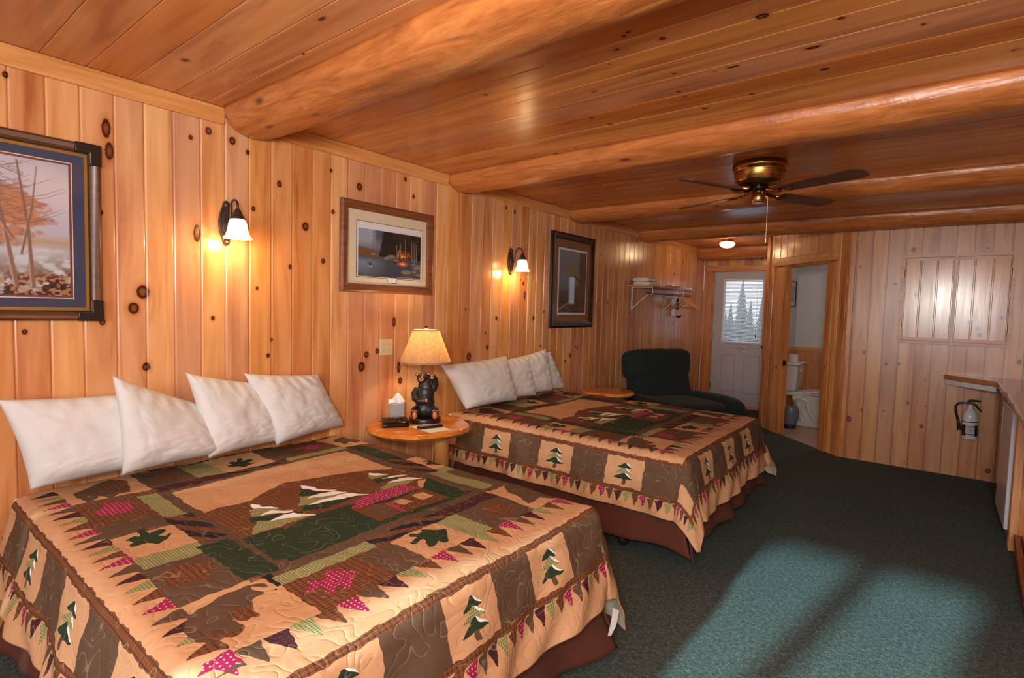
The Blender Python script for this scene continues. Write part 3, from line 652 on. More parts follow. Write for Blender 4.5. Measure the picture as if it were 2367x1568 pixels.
    MT = [(0.817, 0.744), (0.878, 0.726), (0.996, 0.754), (1.042, 0.719), (1.166, 0.672), (1.347, 0.693), (1.494, 0.724), (1.638, 0.81), (1.62, 0.985), (1.433, 1.266), (1.215, 1.204), (0.937, 1.09), (0.82, 1.046)]
    GRD = [(0.817, 1.047), (0.905, 1.054), (0.95, 1.067), (0.934, 1.096), (1.02, 1.069), (1.113, 1.06), (1.225, 1.062), (1.297, 1.094), (1.547, 1.124), (1.642, 1.039), (1.639, 1.318), (1.17, 1.312), (0.804, 1.291)]
    T1a = [(0.97, 0.782), (1.027, 0.894), (0.96, 0.838)]
    T1b = [(0.946, 0.833), (1.021, 0.894), (1.055, 0.959), (0.917, 0.905)]
    T1c = [(0.917, 0.905), (1.042, 0.961), (1.067, 1.009), (0.892, 0.956)]
    T1d = [(0.849, 1.045), (0.915, 0.952), (1.073, 1.057), (1.01, 1.057)]
    T1w1 = [(0.969, 0.785), (0.991, 0.816), (0.99, 0.845), (1.031, 0.887), (1.017, 0.892), (0.96, 0.838)]
    T1w2 = [(0.944, 0.915), (0.993, 0.895), (1.057, 0.955), (1.028, 0.955), (0.989, 0.923)]
    T1w3 = [(0.938, 0.979), (1.007, 0.963), (1.039, 0.967), (1.052, 1.003), (1.081, 1.072), (1.047, 1.043), (0.989, 0.995)]
    T2a = [(1.189, 0.764), (1.237, 0.789), (1.273, 0.873), (1.219, 0.862), (1.142, 0.84)]
    T2b = [(1.142, 0.84), (1.181, 0.871), (1.291, 0.939), (1.122, 0.879)]
    T2c = [(1.122, 0.879), (1.289, 0.942), (1.3, 0.975), (1.087, 0.933)]
    T2d = [(1.053, 0.993), (1.114, 0.94), (1.323, 1.013), (1.271, 1.017), (1.149, 1.023)]
    T2w1 = [(1.212, 0.735), (1.24, 0.774), (1.242, 0.803), (1.293, 0.884), (1.263, 0.867), (1.196, 0.769)]
    T2w2 = [(1.146, 0.881), (1.185, 0.863), (1.228, 0.858), (1.274, 0.882), (1.302, 0.944), (1.228, 0.91)]
    T2w3 = [(1.11, 0.947), (1.173, 0.935), (1.256, 0.94), (1.296, 0.951), (1.343, 1.034), (1.293, 1.005), (1.207, 0.972)]
    T3a = [(1.504, 0.799), (1.553, 0.883), (1.462, 0.876)]
    T3b = [(1.471, 0.885), (1.549, 0.909), (1.605, 0.953), (1.437, 0.95)]
    T3c = [(1.42, 1.001), (1.497, 0.973), (1.579, 1.032), (1.515, 1.048), (1.399, 1.057)]
    T3w1 = [(1.514, 0.784), (1.547, 0.828), (1.558, 0.888), (1.502, 0.822)]
    T3w2 = [(1.492, 0.909), (1.549, 0.909), (1.612, 0.955), (1.565, 0.951)]
    T3w3 = [(1.466, 0.973), (1.542, 0.968), (1.589, 0.982), (1.635, 1.037), (1.573, 1.019)]
    def mv(P, dx, dy, rot=0, k=1.0):
        cx = sum(a for a, b in P)/len(P); cy = sum(b for a, b in P)/len(P); c_, s_ = math.cos(rot), math.sin(rot)
        return [(dx+((a-cx)*c_-(b-cy)*s_)*k, dy+((a-cx)*s_+(b-cy)*c_)*k) for a, b in P]
    def zig(a, b, c, d, horiz):
        rect(a, b, c, d, BPL); n = 4
        for k in range(n):
            for h in range(2):
                if horiz:
                    x0, x1 = a+(b-a)*k/n, a+(b-a)*(k+1)/n; y0, y1 = c+(d-c)*h/2, c+(d-c)*(h+1)/2
                else:
                    y0, y1 = c+(d-c)*k/n, c+(d-c)*(k+1)/n; x0, x1 = a+(b-a)*h/2, a+(b-a)*(h+1)/2
                if (k+h) % 2: poly([(x0, y0), (x1, y0), (x1, y1)], NVY)
                else: poly([(x0, y0), (x1, y1), (x0, y1)], NVY)
    fl, fr_, f0, f1 = .53, 1.94, .08, 1.62            # field
    # ---- teeth round the field, then the plaid band
    SEQ = [MAG, BRN, PLM, LPL, BPL]; pt = .0655; pb = .050
    def teeth(line, k0, k1, phase, mk):
        k = k0
        while k < k1-.01:
            i = int(round((k-phase)/pt)); poly(mk(k, min(k+pt, k1)), SEQ[i % 5]); k += pt
    teeth(0, .465, 2.0, .7922, lambda a, b: [(a, f1), (b, f1), ((a+b)/2+.004, f1+.092)])
    teeth(0, .10, 1.685, .30, lambda a, b: [(fl, a), (fl, b), (fl-.085, (a+b)/2+.004)])
    teeth(0, .10, 1.62, .30, lambda a, b: [(fr_, a), (fr_, b), (fr_+.085, (a+b)/2+.004)])
    teeth(0, .53, 1.94, .60, lambda a, b: [(a, f0), (b, f0), ((a+b)/2, f0-.08)])
    # ---- field
    rect(fl, fr_, f0, f1, BRN)
    # near column
    rect(.53, .79, .06, .34, TAN); poly(BR2, BRN); poly(mv(BR2, .70, .20, 0, .55), BPL)
    rect(.53, .72, .34, .64, BPL); poly(ML2, MAG); rect(.72, .79, .38, .69, LPL); rect(.70, .79, .345, .385, BPL)
    rect(.53, .71, .62, .77, BRN); rect(.53, .71, .77, .98, TAN); poly(GL1, DGR)
    zig(.71, .80, .69, .99, False)
    rect(.53, .71, .98, 1.075, LPL); rect(.52, .69, 1.075, 1.34, BRN); poly(BM1, BPL)
    rect(.69, .79, 1.02, 1.345, DGR)
    # foot row
    rect(.53, .75, 1.34, 1.62, TAN); poly(BR1, BRN); poly(BR1a, BPL); poly(BR1b, BPL); poly(BR1m, TAN); poly(BR1n, NVY); rect(.70, .75, 1.335, 1.36, BPL); poly([(.735, 1.345), (.76, 1.345), (.765, 1.42), (.735, 1.42)], NVY)
    rect(.75, 1.07, 1.37, 1.425, LPL); rect(.75, .99, 1.425, 1.62, BPL); poly(ML1, MAG)
    rect(.99, 1.11, 1.425, 1.62, BRN); zig(1.07, 1.38, 1.37, 1.44, True)
    rect(1.11, 1.32, 1.44, 1.62, TAN); poly(GL2, DGR); rect(1.32, 1.42, 1.44, 1.62, LPL)
    rect(1.38, 1.68, 1.37, 1.44, PLM); rect(1.42, 1.68, 1.44, 1.62, BRN); poly(mv(BM1, 1.55, 1.53, .5), BPL)
    rect(1.67, 1.94, 1.37, 1.62, TAN); poly(mv(BR3, 1.80, 1.50, 0, 1.05), BRN)
    # far column
    rect(1.77, 1.94, 1.04, 1.37, BRN); poly(mv(BM1, 1.85, 1.20, .5, .9), BPL); rect(1.69, 1.77, .99, 1.33, LPL); rect(1.77, 1.94, .96, 1.03, LPL)
    rect(1.77, 1.94, .75, .96, TAN); poly(mv(GL1, 1.855, .86, .2, .9), DGR); zig(1.69, 1.77, .69, .99, False)
    rect(1.77, 1.94, .36, .60, BPL); poly(mv(ML1, 1.855, .48, .2, .9), MAG); rect(1.69, 1.77, .36, .69, DGR)
    rect(1.68, 1.94, .08, .36, TAN); poly(mv(BR2, 1.81, .22, .2, .95), BRN)
    # head row
    rect(.79, .97, .08, .34, BRN); poly(mv(BM1, .88, .21, .4, .85), BPL); rect(.97, 1.09, .08, .34, LPL)
    rect(1.09, 1.32, .08, .33, TAN); poly(mv(GL1, 1.21, .21, .3, .95), DGR); rect(.80, 1.09, .33, .395, PLM); zig(1.09, 1.36, .33, .395, True)
    rect(1.32, 1.45, .08, .33, BRN); rect(1.45, 1.68, .08, .31, BPL); poly(mv(ML1, 1.56, .20, .1, .85), MAG); rect(1.36, 1.68, .33, .395, LPL)
    # ---- centre picture: mountain, cabin and snowy trees
    rect(.80, 1.67, .39, 1.37, BRN); rect(.83, 1.64, .42, 1.32, TAN)
    poly(MT, BPL); rect(.83, 1.64, .90, 1.05, BPL); poly(GRD, DGR); rect(.83, 1.64, 1.28, 1.32, DGR)
    for nm, cl in ((T1a, DGR), (T1b, LPL), (T1c, DGR), (T1d, LPL), (T1w1, WHT), (T1w2, WHT), (T1w3, WHT), (T2a, DGR), (T2b, LPL), (T2c, LPL), (T2d, DGR), (T2w1, WHT), (T2w2, WHT), (T2w3, WHT), (T3a, LPL), (T3b, DGR), (T3c, LPL), (T3w1, WHT), (T3w2, WHT), (T3w3, WHT)): poly(nm, cl)
    poly(WALL, BPL); poly(ROOF, MAG); poly(STRIP, MAG); poly(DOOR, BRN); poly(WIN1, TAN); poly(WIN2, TAN)
    # ---- border: plaid band, tree blocks, band, teeth
    pn, pf, qf = .415, 2.055, 1.775
    oa = np.maximum(pn-Pm, Pm-pf); ob = Qm-qf; out = np.maximum(oa, ob)
    C[(out > 0)] = TAN
    nb = (out > 0) & (out <= .027); C[nb] = BPL
    def blocks(edge_fn, bounds, lo, hi, t0, t1, tree_first):
        for i in range(len(bounds)-1):
            a, b = bounds[i], bounds[i+1]; tr = (i % 2 == 0) == tree_first
            q = lambda s, h: edge_fn(s, h)
            if not tr: poly([q(a, lo), q(b, lo), q(b, hi), q(a, hi)], BRN)
            else:
                m = (a+b)/2; w = (b-a)*.30; H = hi-lo
                poly([q(m-.010, lo+H*.72), q(m+.010, lo+H*.72), q(m+.012, lo+H*.92), q(m-.012, lo+H*.92)], BRN)
                for k, (c, u, v) in enumerate(((DGR, .16, .38), (LPL, .34, .56), (DGR, .52, .76))):
                    ww = w*(.72+.14*k); o = .012*(k % 2)
                    poly([q(m, lo+H*u), q(m+ww*.95, lo+H*(v-.02)), q(m-ww, lo+H*v)], c)
                    poly([q(m+.002, lo+H*(u-.03)), q(m+ww, lo+H*(v-.01)), q(m+ww*.25, lo+H*(u+(v-u)*.42))], WHT)
            # lower band and teeth
        k = t0
        while k < t1-.001:
            e = min(k+pb, t1); i = int(round((k-.79)/pb))
            poly([edge_fn(k, hi+.030), edge_fn(e, hi+.022), edge_fn((k+e)/2, hi+.088)], SEQ[i % 5]); k += pb
        poly([edge_fn(t0, hi), edge_fn(t1, hi), edge_fn(t1, hi+.023), edge_fn(t0, hi+.023)], BPL)
    blocks(lambda s, h: (s, qf+h), [.32, .59, .79, .99, 1.20, 1.39, 1.60, 2.03], .027, .190, .18, 2.29, False)
    side = [-.10, .14, .39, .62, .86, 1.10, 1.33, 1.56, 1.80]
    blocks(lambda s, h: (pn-h, s), side, .027, .190, -.3, 2.01, True)
    blocks(lambda s, h: (pf+h, s), side, .027, .190, -.3, 2.01, True)
    # head end of the quilt: dark strip and half hidden row below the pillows
    m = (Qm < -.02) & (out <= 0); C[m] = BPL; m = (Qm < -.05) & (out <= 0); C[m] = BRN
    return C

QC = {TAN: '#c59870', BRN: '#5d4837', BPL: '#7f4f2f', DGR: '#2b3a29', LPL: '#a3a06c', MAG: '#9a244c', PLM: '#432228', NVY: '#26232a', WHT: '#eeebe8'}
def quilt_mat():
    t = NT('patchwork_quilt'); uv = t.add('ShaderNodeUVMap', uv_map='UVMap').outputs[0]; s = t.sep(uv)
    def stripes(sock, per, w): return t.math('LESS_THAN', t.math('FRACT', t.math('MULTIPLY', sock, 1/per)), w)
    gu, gv = stripes(s[0], .0085, .3), stripes(s[1], .0085, .3)
    grid = t.math('MULTIPLY', t.math('ADD', gu, gv), .5)
    lpl = t.mix(grid, srgb(QC[LPL]), srgb('#3d4a30'))
    bu, bv = stripes(s[0], .017, .28), stripes(s[1], .013, .28)
    bpl = t.mix(t.math('MULTIPLY', t.math('ADD', bu, bv), .42), srgb('#784a2e'), srgb('#2b211a'))
    du = t.math('PINGPONG', s[0], .007); dv = t.math('PINGPONG', s[1], .007)
    dot = t.math('LESS_THAN', t.math('ADD', du, dv), .0032)
    mag = t.mix(t.math('MULTIPLY', dot, .65), srgb(QC[MAG]), srgb('#e9c9cf'))
    plm = t.mix(t.math('MULTIPLY', dot, .5), srgb(QC[PLM]), srgb('#6b4a38'))
    cols = {TAN: srgb(QC[TAN]), BRN: srgb(QC[BRN]), BPL: bpl, DGR: srgb(QC[DGR]), LPL: lpl, MAG: mag, PLM: plm, NVY: srgb(QC[NVY]), WHT: srgb(QC[WHT])}
    A1 = t.sep(t.attr('qa')[0]); A2 = t.sep(t.attr('qb')[0]); A3 = t.sep(t.attr('qc')[0])
    ch = [A1[0], A1[1], A1[2], A2[0], A2[1], A2[2], A3[0], A3[1], A3[2]]
    mx = ch[0]; col = cols[0]
    for i in range(1, 9):
        g = t.math('GREATER_THAN', ch[i], mx); col = t.mix(g, col, cols[i]); mx = t.math('MAXIMUM', mx, ch[i])
    uvn = t.comb(s[0], s[1], 0)
    mot = t.noise(uvn, 22, 4, 0.6); fine = t.noise(uvn, 420, 2)
    col = t.hsv(col, v=t.math('ADD', t.math('MULTIPLY_ADD', mot, 0.30, 0.76), t.math('MULTIPLY', fine, 0.16)))
    # meandering quilting: contour lines of a smooth noise
    nq = t.noise(uvn, 13.0, 0.0, 0.4, 0.7)
    d1 = t.math('ABSOLUTE', t.math('SUBTRACT', t.math('PINGPONG', nq, 0.24), 0.12))
    line = t.ramp(d1, [(0.0, (1, 1, 1, 1)), (0.005, (1, 1, 1, 1)), (0.009, (0, 0, 0, 1))])
    stitch = t.math('MULTIPLY', line, t.math('GREATER_THAN', t.math('FRACT', t.math('MULTIPLY', t.math('ADD', s[0], s[1]), 180)), 0.35))
    col = t.mix(t.math('MULTIPLY', stitch, 0.32), col, srgb('#cdb79a'))
    puff = t.ramp(d1, [(0.0, (0, 0, 0, 1)), (0.03, (.7, .7, .7, 1)), (0.12, (1, 1, 1, 1))])
    t.set(Base_Color=col, Roughness=0.85, Specular_IOR_Level=0.15)
    t.bump(t.math('ADD', t.math('ADD', puff, t.math('MULTIPLY', mot, 0.5)), t.math('MULTIPLY', fine, 0.12)), 0.30, 0.005)
    return t.m
M_quilt = quilt_mat()
M_backing = fabric('quilt_backing', '#c9b89a', 0.9)

def cloth_pos(a, b, e, zt, flare=6.0, seed=0, corner_tilt=36.0, R=0.06):
    """drape a flat sheet (a across, b to the foot) over a mattress with edges e=(a0,a1,b1)"""
    a0, a1, b1 = e; da = np.maximum(a0-a, a-a1); sa = np.where(a < (a0+a1)/2, -1.0, 1.0)
    da = da+R*0.6; db = b-b1+R*0.6
    pa, pb = np.maximum(da, 0), np.maximum(db, 0); rho = np.hypot(pa, pb); th = np.arctan2(pb, pa+1e-9)
    corner = (pa > 0) & (pb > 0)
    ph = th; s2 = np.sin(2*th)
    wav = 3.2*np.sin(b*13+seed)*(pb <= 0)+3.2*np.sin(a*11+seed*2)*(pa <= 0)+1.6*np.sin((a+b)*31+seed)
    tilt = np.radians(flare+np.where(corner, (corner_tilt-flare)*s2, 0)+wav*np.where(corner, 0.3, 1.0))
    arc = np.minimum(rho, R*math.pi/2*1.0); rest = rho-arc
    outw = R*np.sin(arc/R)+rest*np.sin(tilt); down = R*(1-np.cos(arc/R))+rest*np.cos(tilt)
    ia = np.clip(a, a0+R*0.6, a1-R*0.6); ib = np.minimum(b, b1-R*0.6)
    nx = np.where(rho > 0, np.sin(ph), 0); ny = np.where(rho > 0, np.cos(ph), 0)*sa
    X = ib+outw*nx; Y = ia+outw*ny
    puff = np.zeros_like(a)
    Z = zt-down
    return X, Y, Z

def make_quilt(name, label, e, zt, a_off, b_off, seed, hems=(.455, .47, .455), rho_cut=0.60, parent=None, flare=6.0, ctilt=36.0, group='patchwork quilts on the beds'):
    """e: mattress edges in world (near y, far y, foot x)"""
    st = 0.0046; ss = 3
    a_lo, a_hi, b_lo, b_hi = e[0]-hems[0], e[1]+hems[1], 0.06, e[2]+hems[2]
    na, nb_ = int((a_hi-a_lo)/st)+1, int((b_hi-b_lo)/st)+1
    a1_ = a_lo+np.arange(na)*st; b1_ = b_lo+np.arange(nb_)*st
    ah = a_lo+(np.arange(na*ss)-(ss-1)/2)*st/ss; bh = b_lo+(np.arange(nb_*ss)-(ss-1)/2)*st/ss
    Bh, Ah = np.meshgrid(bh, ah, indexing='ij')
    # ripple seams slightly so they are not ruler straight
    C = paint_quilt(Ah-a_off+0.0022*np.sin(Bh*70)+0.0015*np.sin(Bh*173), Bh-b_off+0.0022*np.sin(Ah*64+1)+0.0015*np.sin(Ah*151))
    def cov(k):
        m = (C == k).astype(np.float32); m = np.pad(m, 2, mode='edge'); c = np.cumsum(np.cumsum(m, 0), 1); c = np.pad(c, ((1, 0), (1, 0)))
        w = 5; s_ = c[w:, w:]-c[:-w, w:]-c[w:, :-w]+c[:-w, :-w]
        return (s_/25.0)[1::ss, 1::ss][:nb_, :na]
    ch = np.stack([cov(k) for k in range(9)], -1)
    Bc, Ac = np.meshgrid(b1_, a1_, indexing='ij')
    X, Y, Z = cloth_pos(Ac, Bc, e, zt, flare, seed, ctilt)
    # gentle loft / rumple
    rum = np.array([[mnoise.noise(Vector((b*3.1, a*3.1, seed)))*0.006+mnoise.noise(Vector((b*9, a*9, seed+3)))*0.0028 for a in a1_[::4]] for b in b1_[::4]])
    rum = np.repeat(np.repeat(rum, 4, 0), 4, 1)[:nb_, :na]
    k = np.ones(9)/9
    rum = np.apply_along_axis(lambda r: np.convolve(np.pad(r, 4, mode='edge'), k, 'valid'), 0, rum); rum = np.apply_along_axis(lambda r: np.convolve(np.pad(r, 4, mode='edge'), k, 'valid'), 1, rum)
    P = np.stack([X, Y, Z], -1)
    du = np.gradient(P, axis=0); dv = np.gradient(P, axis=1); N = np.cross(du, dv); N /= np.linalg.norm(N, axis=-1, keepdims=True)+1e-9
    P = P+N*(rum*2.0)[..., None]
    da = np.maximum(np.maximum(e[0]-Ac, Ac-e[1]), 0); db = np.maximum(Bc-e[2], 0); keep = np.hypot(da, db) < rho_cut
    keep = keep[:-1, :-1]
    o = grid_mesh(name, P, M_quilt, {'qa': ch[..., 0:3].reshape(-1, 3), 'qb': ch[..., 3:6].reshape(-1, 3), 'qc': ch[..., 6:9].reshape(-1, 3)}, np.stack([Ac, Bc], -1), True, None, keep)
    o.data.materials.append(M_backing)
    so = o.modifiers.new('thickness', 'SOLIDIFY'); so.thickness = 0.007; so.offset = -1; so.material_offset = 1; so.material_offset_rim = 0; so.use_rim = True
    return tag(o, label, 'quilt', group)

# ------------------------------------------------------------------ beds
M_sheet = fabric('white_sheet', '#ded8d0', 0.9, 1200, 0.1)
M_skirt = fabric('brown_bed_skirt', '#5c2e1e', 0.95, 260, 0.12, 0.12, 0.0)
M_mat = fabric('mattress_ticking', '#cfc6ba', 0.9)
M_rub = plain('dark_rubber', '#1c1a17', 0.4)
M_brassy = plain('caster_metal', '#8a7d62', 0.3, 0.9)
def round_box(lo, hi, r=0.05, n=6):
    b = B(); b.box(lo, hi); return b
def skirt(name, e, zt, parent, O, seed, splits, amp=0.03):
    """gathered cloth hanging round three sides of the box spring; one panel per side"""
    z0, z1 = (0.055 if seed < 2 else 0.10), 0.40
    y0, y1, x1 = e[0]+0.02, e[1]-0.02, e[2]-0.03
    ns = len(splits)
    paths = [((0.12, y0), (x1+0.01, y0), (0, -1), .01, .085)]+[((x1, a), (x1, c), (1, 0), .085 if k == 0 else .015, .085 if k == ns-1 else .015) for k, (a, c) in enumerate(splits)]+[((x1+0.01, y1), (0.12, y1), (0, 1), .085, .01)]
    for pi_, (p, q, n, ea, eb) in enumerate(paths):
        L = math.hypot(q[0]-p[0], q[1]-p[1]); nu, nv = int(L/0.02), 16; P = np.zeros((nu+1, nv+1, 3))
        for i in range(nu+1):
            u = i/nu; s_ = u*L
            for j in range(nv+1):
                v = j/nv; w = (amp*0.5*math.sin(s_*9+seed+pi_)+0.010*math.sin(s_*23+seed*3))*v**1.5
                endf = math.exp(-(s_/0.10)**2)+math.exp(-((L-s_)/0.10)**2)
                o_ = 0.004+0.045*v+w+0.05*endf*v**1.6
                along = (-ea*math.exp(-(s_/0.12)**2)+eb*math.exp(-((L-s_)/0.12)**2))*v**1.6
                lift = 0.02*math.sin(s_*6.5+seed*1.7)*v
                x = p[0]+(q[0]-p[0])*(u+along/L)+n[0]*o_; y = p[1]+(q[1]-p[1])*(u+along/L)+n[1]*o_
                P[i, j] = (x-O[0], y-O[1], z1-(z1-z0)*v+lift*0.8-O[2])
        o = grid_mesh(name, P, M_skirt, smooth=True, parent=parent)
        m = o.modifiers.new('th', 'SOLIDIFY'); m.thickness = 0.003; m.offset = 0
def make_bed(label, e, zt, seed, splits, casters):
    O = (0.02, e[0], 0); t = thing('bed', label, 'bed', O, 0)
    b = B(); b.box((0.02, e[0]+0.012, 0.36), (e[2]-0.012, e[1]-0.012, zt-0.012)); b.build('mattress', M_mat, t, O, bevel=0.05, seg=5)
    b = B(); b.box((0.02, e[0]+0.03, 0.17), (e[2]-0.03, e[1]-0.03, 0.358)); b.build('box_spring', M_mat, t, O, bevel=0.02)
    b = B()
    for y in (e[0]+0.12, e[1]-0.15): b.box((0.05, y, 0.135), (e[2]-0.10, y+0.03, 0.17))
    b.box((0.6, e[0]+0.12, 0.135), (0.63, e[1]-0.12, 0.168)); b.box((e[2]-0.13, e[0]+0.12, 0.135), (e[2]-0.10, e[1]-0.12, 0.168)); b.build('frame_rail', M_black, t, O)
    for (x, y) in casters:
        b = B(); b.tube([(x, y, 0.06), (x, y, 0.14)], 0.009, 8); lg = b.build('caster', M_brassy, t, O)
        b = B(); b.lathe([(0.012, -0.016), (0.030, -0.016), (0.032, -0.010), (0.032, 0.010), (0.030, 0.016), (0.012, 0.016)], (x, y, 0.033), 18, 'Y'); w = b.build('wheel', M_rub, lg, O, smooth=True); 
        b = B(); b.box((x-0.012, y-0.022, 0.03), (x+0.012, y-0.018, 0.07)); b.box((x-0.012, y+0.018, 0.03), (x+0.012, y+0.022, 0.07)); b.box((x-0.014, y-0.022, 0.066), (x+0.014, y+0.022, 0.072)); b.build('bracket', M_brassy, lg, O)
    b = B(); b.box((0.022, e[0]-0.004, 0.42), (0.30, e[0]+0.012, zt-0.03)); b.box((0.022, e[0]-0.004, zt-0.035), (0.30, e[1]+0.004, zt-0.006)); b.build('sheet', M_sheet, t, O, bevel=0.008)
    skirt('bed_skirt', e, zt, t, O, seed, splits)
    return t
E1 = (0.425, 1.86, 1.79); E2 = (2.80, 4.30, 1.805); ZT = 0.605
make_bed('near bed under the patchwork quilt, filling the lower left corner of the room', E1, ZT, 1.0, [(0.45, 1.84)], [(0.35, 0.6), (1.45, 0.6), (0.35, 1.74), (1.45, 1.74)])
make_bed('far bed between the bear lamp nightstand and the dark recliner, brown skirt and caster showing', E2, ZT, 2.3, [(2.83, 3.50), (3.50, 4.29)], [(0.35, 2.93), (1.42, 2.88), (0.35, 4.17), (1.41, 4.17)])
make_quilt('quilt', 'bear and pine patchwork quilt draped over the near bed', E1, ZT+0.012, 0.0, 0.0, 1.3, (.335, .52, .34), 0.52, None, 14, 17)
make_quilt('quilt', 'bear and pine patchwork quilt on the far bed behind the nightstand', E2, ZT+0.012, E2[0]-E1[0]-0.02, 0.015, 4.1, (.33, .415, .34), 0.45, None, 13, 22)
b = B(); vs = [(1.905, 1.80, .27), (1.915, 1.83, .25), (1.905, 1.79, .225), (1.915, 1.81, .20), (1.90, 1.775, .17), (1.905, 1.79, .165)]
b._add(vs, [(0, 1, 3, 2), (2, 3, 5, 4)]); ct = b.build('care_tag', plain('white_care_tag', '#d9d4cf', .8), bpy.data.objects['quilt']); ct.modifiers.new('t', 'SOLIDIFY').thickness = .0015
# ------------------------------------------------------------------ pillows
M_pil = fabric('white_pillowcase', '#d3d2d0', 0.9, 1500, 0.06, 0.03, 0.1)
def pillow(label, BL, BR, TL, TR, th, nrm, seed, group, ear=0.05, sag=0.0):
    BL, BR, TL, TR, nrm = [Vector(p) for p in (BL, BR, TL, TR, nrm)]; nrm.normalize(); n = 64
    V = []; F = []
    cen = (BL+BR+TL+TR)/4
    for side in (1, -1):
        for i in range(n+1):
            for j in range(n+1):
                u, v = -1+2*i/n, -1+2*j/n
                uu = u*(1-ear*(1-v*v)*(1 if abs(v) < 1 else 0)); vv = v*(1-ear*(1-u*u))
                p = (BL*(1-uu)*(1-vv)+BR*(1+uu)*(1-vv)+TL*(1-uu)*(1+vv)+TR*(1+uu)*(1+vv))/4
                t_ = max(0, (1-abs(u)**3.4)*(1-abs(v)**3.4))**0.5
                low = 1+0.22*(-v)
                w = mnoise.noise(Vector((u*2.2+seed, v*2.2, side*3)))*0.10+mnoise.noise(Vector((u*5+seed, v*3.2, side*3)))*0.05
                edge = max(abs(u), abs(v))
                cr = 0.006*math.sin(14*u*v+9*(u if abs(v) > abs(u) else v)+seed)*edge**3*(1-edge**8)
                d = th*0.5*t_*low*(1+w)+cr*1.2
                rad = mnoise.noise(Vector((u*1.3+seed, v*1.3, 9)))*0.008
                q_ = mnoise.noise(Vector((u*1.6+v*1.2+seed, v*7-u*2+seed, 2))); q3 = mnoise.noise(Vector((u*7+v*3, v*2+seed, 5)))
                wr = (-0.0055*max(0, 1-abs(q_)*5)*(0.35+0.65*max(0, -v))-0.003*max(0, 1-abs(q3)*5)*(edge > .45))*t_*0.9
                V.append(p+nrm*(side*(d+wr))+Vector((0, rad, rad*0.5))*(1-edge))
    def idx(s, i, j):
        return s*(n+1)**2+i*(n+1)+j
    for s in (0, 1):
        for i in range(n):
            for j in range(n):
                q = (idx(s, i, j), idx(s, i+1, j), idx(s, i+1, j+1), idx(s, i, j+1)); F.append(q if s == 0 else q[::-1])
    b = B(); b._add([v for v in V], F); o = b.build('pillow', M_pil, None, tuple(cen), smooth='all')
    m = o.modifiers.new('weld', 'WELD'); m.merge_threshold = 0.0012
    return tag(o, label, 'pillow', group)
g1, g2 = 'pillows propped along the head of the near bed', 'pillows propped along the head of the far bed'
Z0 = 0.655
pillow('white pillow lying lengthwise at the left end of the near bed, lowest of its row', (0.15, 0.45, Z0), (0.13, 0.98, Z0), (0.085, 0.375, 1.00), (0.075, 0.90, 0.975), 0.17, (1, -0.05, 0.28), 1.1, g1)
pillow('white pillow with one sharp raised corner, second from the left on the near bed', (0.225, 0.72, 0.665), (0.16, 1.20, 0.66), (0.20, 0.70, 1.075), (0.09, 1.12, 0.875), 0.19, (1, -0.22, 0.25), 2.7, g1)
pillow('white pillow with a pinched pointed corner, second from the right on the near bed', (0.20, 1.065, 0.66), (0.13, 1.50, 0.66), (0.16, 0.985, 1.06), (0.08, 1.40, 0.96), 0.19, (1, -0.15, 0.25), 4.2, g1)
pillow('white pillow at the right end of the near bed beside the nightstand', (0.20, 1.39, 0.66), (0.08, 1.87, 0.665), (0.15, 1.25, 1.035), (0.075, 1.70, 0.985), 0.19, (1, -0.12, 0.25), 5.9, g1)
pillow('white pillow nearest the bear lamp on the far bed, facing the camera in full', (0.20, 2.80, Z0), (0.22, 3.36, 0.655), (0.10, 2.635, 0.975), (0.12, 3.345, 1.005), 0.18, (1, -0.10, 0.25), 7.3, g2)
pillow('second pillow of the far bed, its right half showing behind the first', (0.12, 3.20, Z0), (0.18, 3.68, 0.655), (0.07, 3.15, 0.965), (0.11, 3.66, 0.99), 0.14, (1, -0.1, 0.22), 8.8, g2)
pillow('third pillow of the far bed with the highest pointed corner', (0.12, 3.48, Z0), (0.16, 3.96, 0.66), (0.07, 3.45, 0.97), (0.11, 3.91, 1.035), 0.14, (1, -0.1, 0.22), 10.4, g2)
pillow('last pillow of the far bed, furthest from the camera', (0.10, 3.72, Z0), (0.14, 4.18, 0.66), (0.06, 3.62, 0.95), (0.08, 4.02, 1.005), 0.13, (1, -0.1, 0.2), 12.0, g2)
# ------------------------------------------------------------------ framed pictures
M_pane = M_glass
def art_mat(name):
    t = NT(name); c = t.attr('art')[0]; t.set(Base_Color=c, Roughness=0.55); return t.m
def clamp01(a): return np.clip(a, 0, 1)
def fbm(u, v, s, seed, oct=4):
    out = np.zeros_like(u); amp = .5; rg = np.random.default_rng(seed)
    for o_ in range(oct):
        n = int(s)+2; G = rg.random((n+2, n+2)); x = clamp01(u)*s; y = clamp01(v)*s; i = x.astype(int); j = y.astype(int); f = x-i; g = y-j; f = f*f*(3-2*f); g = g*g*(3-2*g)
        out += amp*((G[i, j]*(1-f)+G[i+1, j]*f)*(1-g)+(G[i, j+1]*(1-f)+G[i+1, j+1]*f)*g); amp *= .5; s *= 2
    return out
def paint(C, m, col, al=1.0):
    c = np.array(srgb(col)[:3]); a = (m*al)[..., None]; C[:] = C*(1-a)+c*a
def stroke(C, U, V, pts, w0, w1, col, al=1.0):
    for i in range(len(pts)-1):
        (x0, y0), (x1, y1) = pts[i], pts[i+1]; L2 = (x1-x0)**2+(y1-y0)**2+1e-9
        t = clamp01(((U-x0)*(x1-x0)+(V-y0)*(y1-y0))/L2); d = np.hypot(U-(x0+t*(x1-x0)), V-(y0+t*(y1-y0)))
        f = (i+t)/(len(pts)-1); paint(C, clamp01((w0+(w1-w0)*f-d)/0.004+.5), col, al)
